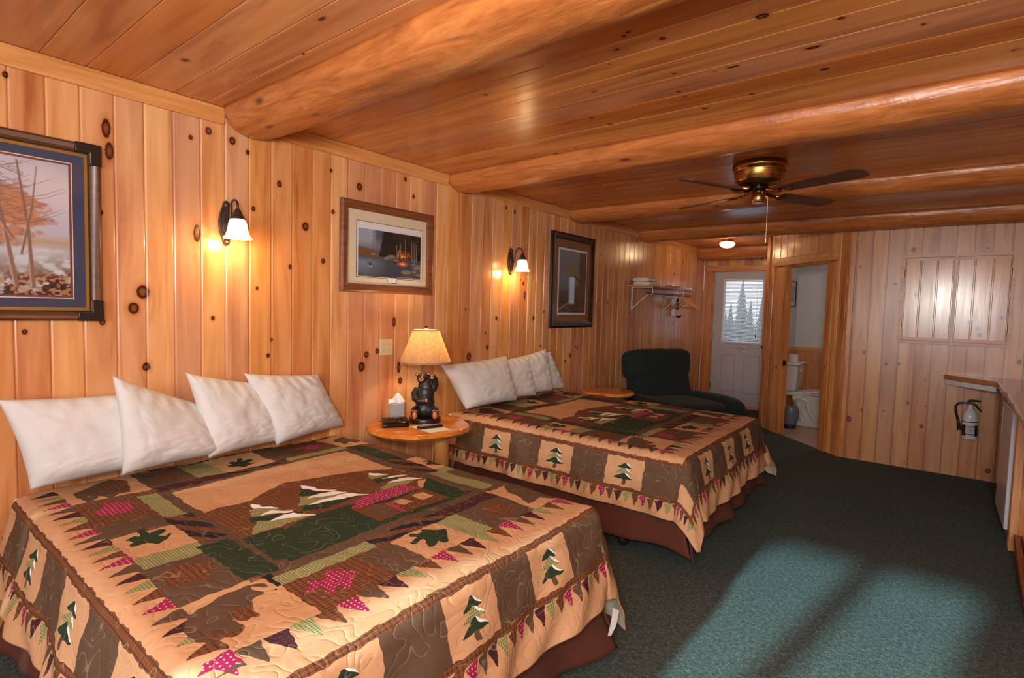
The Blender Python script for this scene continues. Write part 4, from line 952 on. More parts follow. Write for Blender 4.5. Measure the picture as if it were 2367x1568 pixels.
def art(w, h, which):
    n, m = int(w/0.0021), int(h/0.0021)
    U, V = np.meshgrid(np.linspace(0, 1, n), np.linspace(0, 1, m), indexing='ij'); C = np.zeros((n, m, 3)); asp = w/h
    rg = random.Random(which*13+1)
    if which == 1:   # autumn trees beside a pond
        C[:] = srgb('#a9a4b4')[:3]; paint(C, fbm(U, V, 3, 1)*1.1*clamp01((V-.4)*2), '#cfc3c6'); paint(C, clamp01((V-.75)*3)*fbm(U, V, 4, 2), '#7f8096')
        paint(C, clamp01(1-np.abs(V-.40)/.06), '#a9884f', .8); paint(C, clamp01((.36-V)/.02), '#9aa0ac'); paint(C, clamp01((.36-V)/.02)*fbm(U, V, 6, 4), '#c5cbd2')
        f = fbm(U, V, 22, 5); cr_ = clamp01(1-np.hypot((U-.76)/.26, (V-.60)/.36))*2.2; paint(C, clamp01((f*cr_-.35)*6), '#94532f', .85); paint(C, clamp01((fbm(U, V, 40, 6)*cr_-.5)*8), '#b87648', .7)
        paint(C, clamp01(.26-V+.12*f+.15*(U-.6))*6*clamp01((f-.3)*9), '#6b4a38', .8); paint(C, clamp01((.20-V+.1*fbm(U, V, 30, 7))*8)*clamp01((fbm(U, V, 60, 8)-.44)*14), '#a68a70', .8)
        for x0, x1, y0, y1, w_ in ((.80, .70, .06, 1.0, .010), (.86, .81, .06, .98, .009), (.82, .88, .30, .95, .005), (.79, .60, .42, .93, .005), (.72, .68, .10, .55, .005)):
            stroke(C, U, V, [(x0, y0), ((x0+x1)/2+.01, (y0+y1)/2), (x1, y1)], w_, w_*.4, '#7a5547'); stroke(C, U, V, [(x0-.008, y0), ((x0+x1)/2+.002, (y0+y1)/2)], w_*.3, w_*.15, '#b3a49c', .7)
        for k in range(60):
            y = rg.uniform(.5, .95); x = .74+rg.uniform(-.05, .1); dx = rg.uniform(-.30, .22); stroke(C, U, V, [(x, y), (x+dx*.5, y+abs(dx)*.25), (x+dx, y+abs(dx)*.7)], .003, .001, '#6d5048', .8)
    elif which == 2:  # lakeside campfire at dusk with a loon
        C[:] = srgb('#3c4150')[:3]; st = fbm(U*.5, clamp01(V*2), 9, 1); paint(C, clamp01((V-.5)*4)*clamp01((.55-U)*5), '#8f98ab'); paint(C, clamp01((st-.42)*6)*clamp01((V-.5)*3)*clamp01((.6-U)*5), '#3a3f4e', .85); paint(C, clamp01((fbm(U, V, 5, 3)-.55)*8)*(V > .8)*clamp01((.75-U)*4), '#a6b2d6', .7)
        f = fbm(U, V, 18, 4); g = fbm(U, V, 45, 5)
        paint(C, clamp01((.62-.25*U+.05*f-V)*25)*(V > .42)*clamp01((.45-U)*8), '#6b4a25'); paint(C, clamp01((U-.36+.05*f)*14)*clamp01((V-.40)*30), '#1f1c1b'); paint(C, clamp01((g-.5)*8)*clamp01((U-.5)*5)*(V > .6), '#5a3d22', .7)
        for j in range(16):
            y = .98-j*.034; w_ = .012+.0055*j; paint(C, clamp01((w_-np.abs(U-.40))/.006)*clamp01((.024-np.abs(V-y))/.01)*(f > .28), '#191a1c')
        paint(C, clamp01((.44-V+.02*f)*30), '#3a4152'); paint(C, clamp01((.44-V)*8)*clamp01((.45-U)*3), '#76819a', .8); paint(C, clamp01((.25-V)*4), '#2a2b34', .7)
        for x, y, r, c in ((.52, .44, .10, '#4f4a46'), (.43, .42, .05, '#6b655f'), (.60, .38, .08, '#3a3634'), (.24, .47, .07, '#5a5048'), (.10, .40, .03, '#57514d'), (.20, .39, .03, '#57514d'), (.78, .12, .13, '#47423f'), (.97, .26, .13, '#57524d'), (.90, .15, .07, '#4a4643'), (.88, .33, .06, '#57524d'), (1.0, .08, .10, '#3d3a38')):
            d = np.hypot((U-x), (V-y)*1.3); paint(C, clamp01((r-d)/.01), c); paint(C, clamp01((r*.75-np.hypot((U-x+.2*r), (V-y-.25*r)*1.6))/.03), '#8f8880', .5)
        for x, y0, y1 in ((.74, .42, .9), (.85, .4, .88), (.89, .38, .86), (.93, .4, .8), (.66, .45, .8), (.60, .46, .74)): stroke(C, U, V, [(x, y0), (x-.012, y1)], .005, .003, '#8c8377')
        stroke(C, U, V, [(.615, .46), (.635, .64)], .006, .004, '#c49a5a')
        d = np.hypot(U-.70, (V-.52)); paint(C, clamp01(1-d/.14), '#b8571f', .7); stroke(C, U, V, [(.68, .48), (.678, .55)], .012, .004, '#ffd27a'); stroke(C, U, V, [(.71, .49), (.74, .51)], .012, .006, '#e88a3a')
        stroke(C, U, V, [(.76, .50), (.79, .58), (.82, .50)], .006, .006, '#a8622e')
        d = np.hypot((U-.69)/.085, (V-.33)/.05); paint(C, clamp01(1.3-d), '#d9662a', .95); paint(C, clamp01(1-d*1.7), '#ffb066')
        stroke(C, U, V, [(.13, .295), (.17, .30), (.185, .285), (.175, .24)], .008, .014, '#2a2a2c'); d = np.hypot((U-.20)/.06, (V-.20)/.035); paint(C, clamp01((1-d)*8), '#55565a'); d = np.hypot((U-.18)/.035, (V-.215)/.02); paint(C, clamp01((1-d)*6), '#97948e')
        stroke(C, U, V, [(.60, .02), (.80, .03), (1, .01)], .006, .012, '#8d857a')
    elif which == 3:  # bird on a stump against an evening sky
        C[:] = srgb('#6c7580')[:3]; paint(C, clamp01(1-np.abs(V-.60)/.25), '#7d6f6b', .6); paint(C, clamp01((V-.72)*3), '#6f8394', .8); paint(C, clamp01((.52-V)*4), '#5c615f'); f = fbm(U, V, 16, 2); g = fbm(U, V, 40, 3)
        paint(C, clamp01(1.2-np.hypot((U-.55)/.22, (V-.66)/.24)*1.1)*(f > .34), '#7d7434', .9); paint(C, clamp01((U-.72+.06*f)*12)*(V > .2), '#3d3a2c'); 
        for x in (.80, .87, .94): stroke(C, U, V, [(x, .25), (x-.01, 1.0)], .022, .018, '#4d4236'); stroke(C, U, V, [(x-.012, .25), (x-.02, 1.0)], .004, .003, '#6d6150')
        paint(C, clamp01((.34+.10*f+.12*U-V)*12), '#5b4636'); paint(C, clamp01((.30-V+.1*g)*5)*(g > .48), '#2c241e', .9); stroke(C, U, V, [(.0, .04), (.3, .14), (.55, .2)], .014, .006, '#a08468'); stroke(C, U, V, [(.2, .1), (.45, .02)], .01, .004, '#8a6e54')
        stroke(C, U, V, [(.50, .57), (.56, .60), (.66, .56), (.80, .50)], .022, .012, '#1d1e22'); d = np.hypot((U-.545), (V-.625)); paint(C, clamp01((.03-d)/.006), '#6b5648'); stroke(C, U, V, [(.55, .63), (.53, .61)], .004, .003, '#d9c9a6')
    else:
        C[:] = srgb('#a7a19f')[:3]; f = fbm(U, V, 10, 2); paint(C, clamp01((f-.45)*5), '#6d6660', .6); paint(C, clamp01((.4-V)*5), '#857c74', .6)
    return C
def framed(name, label, o, S, N, w, h, fw_, fd, M_f, mats, art_rect, which, pane=True):
    """o: lower-left corner on the wall; S horizontal direction; N out of wall. mats: list of (inset, material) nested mounts"""
    o, S, N = Vector(o), Vector(S), Vector(N); Zv = Vector((0, 0, 1)); t = thing(name, label, 'picture', tuple(o+S*w/2))
    O = tuple(o+S*w/2)
    prof = [(0, 0.001), (0, fd*.75), (fw_*.25, fd), (fw_*.75, fd*.8), (fw_, fd*.55), (fw_, 0.001)]
    b = B(); vs = []
    for (cx, cz, dx, dz) in ((0, 0, 1, 1), (w, 0, -1, 1), (w, h, -1, -1), (0, h, 1, -1)):
        for (i_, d_) in prof: vs.append(o+S*(cx+dx*i_)+Zv*(cz+dz*i_)+N*d_)
    k = len(prof); fs = [(c*k+i, ((c+1) % 4)*k+i, ((c+1) % 4)*k+i+1, c*k+i+1) for c in range(4) for i in range(k-1)]
    b._add(vs, fs); b.build('frame', M_f, t, O, bevel=0.0012)
    lvl = 0.004
    prev = fw_*0.9
    for (ins, m) in mats:
        b = B(); b.prism([(prev, prev), (w-prev, prev), (w-prev, h-prev), (prev, h-prev)], S, Zv, N, o, 0.001, lvl); b.build('mount', m, t, O); lvl += 0.0008; prev = ins
    x0, x1, z0, z1 = art_rect; A_ = art(x1-x0, z1-z0, which); n, m = A_.shape[:2]
    U, V = np.meshgrid(np.linspace(x0, x1, n), np.linspace(z0, z1, m), indexing='ij')
    P = np.array(o-Vector(O))[None, None]+U[..., None]*np.array(S)+V[..., None]*np.array(Zv)+np.array(N)*(lvl+0.0006)
    rev = np.dot(np.cross(np.array(S), np.array(Zv)), np.array(N)) < 0
    if rev: P = P[:, ::-1]; A_ = A_[:, ::-1]
    grid_mesh('print', P, art_mat('print_%d' % which), {'art': A_.reshape(-1, 3)}, smooth=False, parent=t)
    if pane:
        b = B(); b.prism([(fw_*.95, fw_*.95), (w-fw_*.95, fw_*.95), (w-fw_*.95, h-fw_*.95), (fw_*.95, h-fw_*.95)], S, Zv, N, o, fd*.56, fd*.56+0.0012); b.build('glass', M_pane, t, O)
    return t, O
LWa = ((0, 1, 0), (1, 0, 0))
M_fbrown = wood('walnut_frame', '#8a5738', '#75452b', '#55301c', 'Y', 0.35, 1.5, knots=False)
M_fdark = plain('espresso_frame', '#241813', 0.28, var=0.2)
M_f1 = wood('ribbed_brown_frame', '#6e4429', '#5a351f', '#422615', 'Y', 0.3, 2, knots=False)
navy, cream, tanm, white_m = plain('navy_mount', '#353a56', 0.9, var=0.03), plain('cream_mount', '#cfc0a8', 0.9, var=0.03), plain('tan_mount', '#8a5c40', 0.9, var=0.05), plain('white_mount', '#d5d3d6', 0.9, var=0.02)
gold, maroon, blackm = plain('gold_fillet', '#a98742', 0.3, 0.7), plain('maroon_mount', '#6e3a3c', 0.9), plain('black_core', '#201c1c', 0.9)
# picture 1
t1, O1 = framed('framed_picture', 'large framed print of autumn trees by a pond with navy mount, over the near bed', (0, -0.35, 1.292), *LWa, 1.068, 0.724, .035, .03, M_f1, [(.1, blackm)], (.142, .965, .10, .626), 1)
def rectmat(name, parent, O, o, S, N, x0, x1, z0, z1, d, m):
    b = B(); b.prism([(x0, z0), (x1, z0), (x1, z1), (x0, z1)], S, (0, 0, 1), N, o, d-0.0008, d); return b.build(name, m, parent, O)
for c in [c_ for c_ in t1.children if c_.name.startswith('print')]: c.location.x += 0.0035
o_ = (0, -0.35, 1.292)
rectmat('fillet', t1, O1, o_, (0, 1, 0), (1, 0, 0), .040, 1.028, .040, .684, .0052, gold)
rectmat('mount', t1, O1, o_, (0, 1, 0), (1, 0, 0), .052, 1.016, .052, .672, .0060, navy)
rectmat('mount', t1, O1, o_, (0, 1, 0), (1, 0, 0), .130, .977, .088, .638, .0067, cream)
rectmat('mount', t1, O1, o_, (0, 1, 0), (1, 0, 0), .134, .973, .092, .634, .0074, maroon)
M_pew = plain('pewter_corner', '#3c3734', 0.35, 0.8)
for (cx, cz, dx, dz) in ((0, 0, 1, 1), (1.068, 0, -1, 1), (1.068, .724, -1, -1), (0, .724, 1, -1)):
    P_ = [(cx-dx*.002, cz-dz*.002), (cx+dx*.085, cz-dz*.002), (cx+dx*.085, cz+dz*.037), (cx+dx*.037, cz+dz*.037), (cx+dx*.037, cz+dz*.085), (cx-dx*.002, cz+dz*.085)]
    if dx*dz < 0: P_ = P_[::-1]
    b = B(); b.prism(P_, (0, 1, 0), (0, 0, 1), (1, 0, 0), (0, -0.35, 1.292), .001, .0335); b.build('corner_cap', M_pew, t1, O1, bevel=.004)
# picture 2
t2, O2 = framed('framed_picture', 'walnut-framed print of a lakeside campfire with a loon, above the bear lamp', (0, 1.88, 1.462), *LWa, .74, .552, .052, .028, M_fbrown, [(.1, cream)], (.128, .634, .10, .392), 2)
for c in [c_ for c_ in t2.children if c_.name.startswith('print')]: c.location.x += 0.0035
o_ = (0, 1.88, 1.462); SN = ((0, 1, 0), (1, 0, 0))
rectmat('mount_core', t2, O2, o_, *SN, .117, .653, .093, .438, .0056, blackm); rectmat('mount_core', t2, O2, o_, *SN, .355, .432, .066, .095, .0056, blackm)
rectmat('mount', t2, O2, o_, *SN, .120, .650, .096, .435, .0064, white_m); rectmat('title_slip', t2, O2, o_, *SN, .358, .429, .070, .097, .0065, white_m)
# picture 3
t3, O3 = framed('framed_picture', 'tall dark-framed print of a bird in a tree with tan mount, above the far bed', (0, 4.09, 1.213), *LWa, .78, .893, .062, .03, M_fdark, [(.1, tanm)], (.150, .635, .145, .735), 3)
for c in [c_ for c_ in t3.children if c_.name.startswith('print')]: c.location.x += 0.0035
o_ = (0, 4.09, 1.213)
rectmat('mount_core', t3, O3, o_, *SN, .128, .657, .115, .762, .0056, blackm); rectmat('mount', t3, O3, o_, *SN, .132, .653, .119, .757, .0064, white_m)
tag(framed('framed_picture', 'small dark-framed picture on the white bathroom wall above the toilet', (1.2, 8.56, 1.50), (0, -1, 0), (1, 0, 0), .36, .37, .022, .02, M_fdark, [(.05, white_m)], (.07, .29, .07, .30), 4)[0])

# ------------------------------------------------------------------ wall sconces
M_bronze = plain('oil_rubbed_bronze', '#4a3a36', 0.38, 0.55, var=0.2, scale=60)
def shade_mat(name, col, es):
    t = NT(name); lw = t.add('ShaderNodeLayerWeight'); lw.inputs[0].default_value = 0.35
    e = t.mix(lw.outputs['Facing'], srgb('#fff6da'), srgb('#ffd98f'))
    t.set(Base_Color=srgb(col), Roughness=0.3, Emission_Color=e, Emission_Strength=es); return t.m
M_bell = shade_mat('frosted_bell_glass', '#fff3d6', 1.35)
def sconce(y, label):
    O = (0, y, 1.66); t = thing('wall_sconce', label, 'wall lamp', O, 0, 'bell shade sconces on the left wall')
    out = []
    for i in range(33):
        v = i/32; z = v*0.222; w = 0.016+0.020*math.sin(math.pi*min(1, max(0, (v-.10)/.80)))+0.0
        if v < .14 or v > .84: w = 0.0175*math.sqrt(max(0.02, 1-((abs(v-.5)-.36)/.14)**2)) if abs(v-.5) > .36 else w
        out.append((w, z))
    poly = [(w, z) for w, z in out]+[(-w, z) for w, z in reversed(out)]
    b = B(); b.prism(poly, (0, 1, 0), (0, 0, 1), (1, 0, 0), O, 0.001, 0.014); b.prism([(p[0]*.62, .03+(p[1]-.0)*.73) for p in poly], (0, 1, 0), (0, 0, 1), (1, 0, 0), O, 0.013, 0.022)
    b.ball((0.012, y, 1.66+.020), .016, sc=(.8, 1, 1)); b.ball((0.012, y, 1.66+.202), .016, sc=(.8, 1, 1)); b.build('back_plate', M_bronze, t, O, bevel=0.003, seg=3)
    pts = [Vector((0.02, y, 1.765)), Vector((0.045, y, 1.765))]
    for k in range(13):
        a = math.pi*(1-k/12); pts.append(Vector((0.0925+0.0375*math.cos(a)+0.0, y, 1.842+0.036*math.sin(a))))
    pts.insert(2, Vector((0.053, y, 1.79))); pts.append(Vector((0.13, y, 1.815)))
    b = B(); b.tube(pts, 0.0055, 10); b.build('arm', M_bronze, t, O, smooth=True)
    b = B(); b.lathe([(0.004, 1.835), (0.010, 1.832), (0.016, 1.818), (0.021, 1.806), (0.024, 1.802), (0.025, 1.797), (0.031, 1.789), (0.033, 1.783), (0.027, 1.781)], (0.13, y, 0), 28); b.build('shade_holder', M_bronze, t, O, smooth=True)
    b = B(); n = [(0.027, 1.783), (0.036, 1.776), (0.041, 1.760), (0.044, 1.740), (0.048, 1.720), (0.055, 1.703), (0.066, 1.690), (0.064, 1.6885), (0.053, 1.701), (0.045, 1.722), (0.041, 1.745), (0.037, 1.765)]
    b.lathe(n, (0.13, y, 0), 36, caps=False); b.build('glass_shade', M_bell, t, O, smooth='all')
    b = B(); b.ball((0.13, y, 1.735), 0.017, sc=(1, 1, 1.4)); b.build('bulb', plain('warm_bulb', '#fff2cc', 0.4, emis=(1, .78, .42, 1), es=12), t, O, smooth=True)
    light('sconce_light', 'POINT', (0.13, y, 1.675), 5.0, (1.0, 0.60, 0.24), 0.03, parent=t)
    light('sconce_glow', 'POINT', (0.10, y-0.075, 1.735), 0.25, (1.0, 0.62, 0.26), 0.02, parent=t)
sconce(1.232, 'bronze sconce with lit bell glass shade between the two nearer pictures, above the near bed')
sconce(3.505, 'bronze sconce with lit bell glass shade above the far bed')

# ------------------------------------------------------------------ nightstands
M_slab = wood('honey_log_slab', '#e29a4e', '#cc7a30', '#a0521a', 'Y', 0.14, 0.7)
def slab_table(label, cx, cy, r, zt, seed, legs, group='live edge slab nightstands'):
    O = (cx, cy, 0); t = thing('nightstand', label, 'nightstand', O, 0, group)
    n = 72; rings = []
    for (dz, k) in ((-.048, .86), (-.040, .94), (-.022, 1.0), (-.008, .985), (-.0015, .965), (0, .94), (0, .5), (0, .02)):
        ring = []
        for i in range(n):
            a = 2*math.pi*i/n; w = 1+.08*mnoise.noise(Vector((math.cos(a)*1.6, math.sin(a)*1.6, seed)))+.018*mnoise.noise(Vector((math.cos(a)*5, math.sin(a)*5, seed)))
            x = cx+r*w*k*math.cos(a); y = cy+r*w*k*math.sin(a)*1.06; ring.append((max(0.012, x), y, zt+dz+(.004*mnoise.noise(Vector((math.cos(a)*4, math.sin(a)*4, seed+5))) if dz < -.005 else 0)))
        rings.append(ring)
    b = B(); vs = [p for r_ in rings for p in r_]; fs = [(j*n+i, j*n+(i+1) % n, (j+1)*n+(i+1) % n, (j+1)*n+i) for j in range(len(rings)-1) for i in range(n)]
    fs.append(tuple(reversed(range(n)))); fs.append(tuple(range((len(rings)-1)*n, len(rings)*n))); b._add(vs, fs); b.build('table_top', M_slab, t, O, smooth=True, angle=50)
    for (x, y) in legs:
        b = B(); b.lathe([(0.044, 0), (0.048, 0.03), (0.050, .3), (0.046, zt-.05)], (x, y, 0), 20); b.build('leg', wood('peeled_leg', '#d8a066', '#c4864a', '#9c602e', 'Z', .3), t, O, smooth=True)
    return t
slab_table('round live-edge slab nightstand between the two beds, under the bear lamp', .33, 2.24, .305, .66, 2.0, [(.43, 2.33), (.20, 2.55)])
slab_table('round live-edge slab nightstand between the far bed and the recliner', .35, 4.62, .25, .62, 9.0, [(.45, 4.66), (.17, 4.5), (.17, 4.74)])

# ------------------------------------------------------------------ bear lamp
LX, LY, LZ = .30, 2.31, .6605
ang = math.radians(-42); lt = thing('table_lamp', 'table lamp with a carved black bear base and lit burlap shade on the nightstand', 'table lamp', (LX, LY, LZ), ang)
M_bearw = plain('carved_black_bear', '#1d1b1a', 0.42, var=0.3, scale=25); M_pad = plain('orange_paw_pad', '#c0652e', 0.4); M_lbase = plain('dark_turned_base', '#231712', 0.3, var=.2)
b = B(); b.lathe([(0.098, 0), (0.100, 0.006), (0.100, 0.022), (0.094, 0.030), (0.001, 0.031)], n=48); b.build('lamp_base', M_lbase, lt, smooth=True)
b = B()
for c, r, sc in (((0, 0, .078), .06, (.95, 1.1, 1)), ((.002, 0, .125), .058, (.9, 1.05, 1)), ((.0, .002, .175), .052, (.85, 1.05, 1.1)), ((0, .006, .215), .048, (.85, 1.1, 1)), ((0, .0, .25), .04, (.85, 1.1, 1)),
    ((.004, -.018, .272), .036, (1, 1, .95)), ((.03, -.024, .270), .021, (1, 1, .85)), ((-.002, -.052, .296), .012, (.6, 1, 1.1)), ((-.004, .018, .300), .012, (.6, 1, 1.1)),
    ((.036, -.055, .066), .034, (1, 1, 1.1)), ((.036, .052, .066), .034, (1, 1, 1.1)), ((.056, -.062, .058), .028, (.9, .95, 1.35)), ((.056, .058, .058), .028, (.9, .95, 1.35))):
    b.ball(c, r, sc=sc)
b.tube([(0, .045, .20), (.008, .060, .235), (.020, .056, .268), (.028, .044, .288)], [.026, .024, .021, .020], 14); b.ball((.030, .042, .286), .021)
b.tube([(0, -.045, .205), (.012, -.062, .178), (.034, -.060, .150), (.052, -.038, .138), (.060, -.012, .140)], [.025, .026, .025, .023, .021], 14); b.ball((.060, -.008, .141), .020)
o = b.build('bear_figure', M_bearw, lt, smooth='all'); m = o.modifiers.new('remesh', 'REMESH'); m.mode = 'VOXEL'; m.voxel_size = .0032; m.use_smooth_shade = True; m = o.modifiers.new('sm', 'SMOOTH'); m.iterations = 5
bear_o = o
for (c, r, sc, nm, mt) in (((.076, -.064, .052), .016, (.55, .95, 1.55), 'paw_pad', M_pad), ((.076, .060, .052), .016, (.55, .95, 1.55), 'paw_pad', M_pad), ((.047, .040, .282), .011, (.5, 1.1, .9), 'paw_pad', M_pad), ((.078, .006, .146), .010, (.5, .8, 1.3), 'paw_pad', plain('pink_pad', '#d07a5e', .5)),
    ((.046, -.026, .270), .0165, (.75, 1.0, .8), 'muzzle', M_pad), ((.0045, -.052, .296), .007, (.5, 1, 1.1), 'inner_ear', plain('tan_inner_ear', '#b98a55', .6)), ((.0035, .018, .301), .007, (.5, 1, 1.1), 'inner_ear', plain('tan_inner_ear', '#b98a55', .6))):
    b = B(); b.ball(c, r, sc=sc); b.build(nm, mt, bear_o, smooth=True)
b = B(); b.ball((.058, -.027, .279), .006, sc=(.7, 1.2, .8)); b.ball((.036, -.040, .290), .0028); b.ball((.038, -.012, .290), .0028); b.build('nose_and_eyes', M_black, bear_o, smooth=True)
M_claw = plain('cream_claws', '#b9a38a', .5)
for y0 in (-.064, .060):
    for k in range(5): b = B(); b.ball((.073, y0+(k-2)*.0075, .083-abs(k-2)*.0018), .0028, 8, 6, sc=(1.4, 1, 1.6)); b.build('claw', M_claw, bear_o, smooth=True)
for k in range(4): b = B(); b.ball((.047, .030+k*.007, .2965-abs(k-1.5)*.001), .0022, 8, 6, sc=(1.3, 1, 1.4)); b.build('claw', M_claw, bear_o, smooth=True)
M_antbrass = plain('antique_brass', '#8a6a3a', .3, .9)
b = B(); b.tube([(.0, .012, .300), (.0, -.004, .318), (.0, -.022, .330), (.0, -.020, .350), (0, -.004, .365), (0, 0, .385), (0, 0, .57)], .0042, 8); b.lathe([(.016, .375), (.018, .38), (.018, .41), (.012, .416)], n=16)
b.lathe([(.012, .585), (.016, .592), (.009, .598), (.003, .604)], n=16); b.build('lamp_stem', M_antbrass, lt, smooth=True)
def burlap():
    t = NT('burlap_shade'); tcn = t.coord(); s = t.sep(tcn); a = t.math('ARCTAN2', s[1], s[0]); h = s[2]
    n1 = t.noise(t.comb(t.math('MULTIPLY', a, 60), t.math('MULTIPLY', h, 18), 0), 1.0, 3, .6); n2 = t.noise(t.comb(t.math('MULTIPLY', a, 4), t.math('MULTIPLY', h, 420), 0), 1.0, 3, .6)
    f = t.math('MULTIPLY', t.math('ADD', n1, n2), .5); c = t.ramp(f, [(.36, srgb('#b08c66')), (.5, srgb('#d6b994')), (.62, srgb('#f0e0c6'))])
    tr = t.add('ShaderNodeBsdfTranslucent'); t.l.new(c, tr.inputs['Color']); ms = t.add('ShaderNodeMixShader'); ms.inputs[0].default_value = .7
    t.set(Base_Color=c, Roughness=.9); t.bump(f, .3, .002); t.l.new(t.b.outputs[0], ms.inputs[1]); t.l.new(tr.outputs[0], ms.inputs[2]); t.l.new(ms.outputs[0], t.out.inputs[0]); return t.m
b = B(); z0, z1 = 1.036-LZ, 1.238-LZ; prof = [(.161, z0)]+[(.161+(.080-.161)*k/12, z0+(z1-z0)*k/12) for k in range(1, 13)]
b.lathe(prof, n=64, caps=False); b.lathe([(r-.0015, z) for r, z in reversed(prof)], n=64, caps=False); b.build('lamp_shade', burlap(), lt, smooth='all')
M_braid = fabric('shade_braid', '#a5805c'); b = B(); b.lathe([(.1625, z0-.002), (.1625, z0+.009), (.158, z0+.009), (.158, z0-.002), (.1625, z0-.002)], n=64, caps=False); b.build('shade_trim', M_braid, lt, smooth=True); b = B(); b.lathe([(.0815, z1-.007), (.0815, z1+.002), (.077, z1+.002), (.077, z1-.007), (.0815, z1-.007)], n=48, caps=False); b.build('shade_trim', M_braid, lt, smooth=True)
b = B(); b.ball((0, 0, .455), .024, sc=(1, 1, 1.4)); b.build('bulb', plain('lamp_bulb', '#fff2cc', .4, emis=(1, .75, .4, 1), es=22), lt, smooth=True)
ll = light('bear_lamp_light', 'POINT', (LX, LY, LZ+.475), 8, (1.0, .70, .40), .03); ll.parent = lt; ll.location = (0, 0, .525)

# ------------------------------------------------------------------ things on the nightstand
t = thing('tissue_box', 'grey speckled cube tissue box with a white tissue sticking up on the nightstand', 'tissue box', (.105, 2.245, .6605), math.radians(-38))
b = B(); b.box((-.046, -.046, 0), (.046, .046, .098)); b.build('box', plain('grey_speckled_card', '#93939a', .8, var=.35, scale=220), t, bevel=.002)
b = B(); n = 12; vs = []; fs = []
for i in range(n+1):
    for j in range(8):
        u = (i/n-.5); v = j/7; w = .055*(1-.2*v)+.01*v; vs.append((.016*math.sin(u*9+v*2)+.012*v*math.sin(u*5), u*w*1.9, .095+v*(.052+.020*math.sin(u*7+1)-.028*abs(u))))
for i in range(n):
    for j in range(7): a = i*8+j; fs.append((a, a+8, a+9, a+1))
b._add(vs, fs); o = b.build('tissue', plain('white_tissue', '#efe9e2', .9, var=.02), t, smooth='all'); o.modifiers.new('t', 'SOLIDIFY').thickness = .0006
t = thing('clock_radio', 'small black clock radio with a cord on the left of the nightstand', 'clock radio', (.27, 2.095, .6605), math.radians(-30))
b = B(); b.prism([(-.052, 0), (.052, 0), (.058, .012), (.050, .030), (-.040, .046), (-.054, .030)], (1, 0, 0), (0, 0, 1), (0, 1, 0), (0, 0, 0), -.078, .078); b.build('body', plain('gloss_black', '#0d0c0c', .12), t, bevel=.006, seg=4)
b = B(); b.box((.0545, -.055, .008), (.0568, .055, .024)); b.build('display', plain('smoked_display', '#1a0f10', .08), t)
b = B()
for k in range(4): b.box((-.015, -.04+k*.024, .0395), (.0, -.026+k*.024, .0435))
b.build('button', M_black, t)
b = B(); b.tube([(-.05, -.03, .012), (-.075, -.055, .010), (-.10, -.05, .012), (-.125, -.08, .004)], .0022, 6); b.build('cord', M_black, t, smooth=True)
t = tag(B().box((-.105, -.075, 0), (.105, .075, .0008)).build('paper_sheet', plain('white_paper', '#d8cfc8', .7, var=.02), None), 'white paper sheet lying under the remote on the nightstand', 'paper'); t.location = (.47, 2.20, .6608); t.rotation_euler = (0, 0, math.radians(-8))
t = thing('remote_control', 'black remote control lying on the paper at the front of the nightstand', 'remote control', (.465, 2.20, .6618), math.radians(72))
b = B(); b.box((-.078, -.019, 0), (.078, .019, .015)); b.build('body', plain('remote_black', '#161515', .35), t, bevel=.006, seg=3)
b = B()
for i in range(9):
    for j in range(3): b.box((-.064+i*.013, -.013+j*.010, .0145), (-.056+i*.013, -.007+j*.010, .0165))
b.build('key', plain('grey_keys', '#8a8a8c', .5), t)
M_slot = plain('socket_slots', '#7a6a50', .6)
def plate(y, z, w, h, label, name='wall_outlet', gangs=2):
    t = thing(name, label, 'wall outlet', (0, y, z)); b = B(); b.box((.0008, -w/2, -h/2), (.006, w/2, h/2)); b.build('cover_plate', plain('ivory_plate', '#cdbf9a', .4, var=.02), t, bevel=.002)
    for g in range(gangs):
        yy = (g-(gangs-1)/2)*.042
        for zz in (.020, -.020):
            b = B()
            for q in (-.006, .006): b.box((.0058, yy+q-.0012, zz-.002), (.0066, yy+q+.0012, zz+.006))
            b.box((.0058, yy-.002, zz-.010), (.0066, yy+.002, zz-.006))
            b.build('socket', M_slot, t)
    return t
plate(2.236, 1.113, .104, .104, 'ivory double outlet plate on the wall left of the bear lamp shade')
plate(6.94, 1.06, .085, .13, 'single outlet plate on the wall above the recliner', gangs=1)
# ------------------------------------------------------------------ ceiling fan
FX, FY = 1.887, 3.606
t = thing('ceiling_fan', 'antique brass ceiling fan with four dark wooden blades and a pull chain', 'ceiling fan', (FX, FY, HC))
def brass():
    k = NT('antique_brass_fan'); s = k.sep(k.coord()); n = k.noise(k.comb(k.math('MULTIPLY', s[0], 3), k.math('MULTIPLY', s[1], 3), k.math('MULTIPLY', s[2], 160)), 1.0, 2)
    k.set(Base_Color=k.ramp(n, [(.3, srgb('#7a5428')), (.7, srgb('#b0884a'))]), Roughness=.24, Metallic=1.0); k.put(k.b.inputs['Anisotropic'], .6); return k.m
M_brass = brass()
b = B(); b.lathe([(.120, 0), (.150, -.001), (.158, -.012), (.160, -.030), (.153, -.044), (.150, -.046), (.148, -.060), (.140, -.100), (.136, -.108), (.135, -.114), (.128, -.122), (.110, -.135), (.070, -.142), (.045, -.146)], n=56); b.build('motor_housing', M_brass, t, smooth=True, angle=50)
b = B(); b.lathe([(.052, -.140), (.055, -.146), (.054, -.160), (.050, -.165), (.040, -.168), (.040, -.178)], n=32); b.build('flywheel', plain('blued_steel', '#22201f', .3, .8), t, smooth=True)
b = B(); b.lathe([(.038, -.172), (.040, -.176), (.040, -.236), (.036, -.242), (.010, -.243)], n=36); b.build('switch_housing', M_brass, t, smooth=True, angle=40)
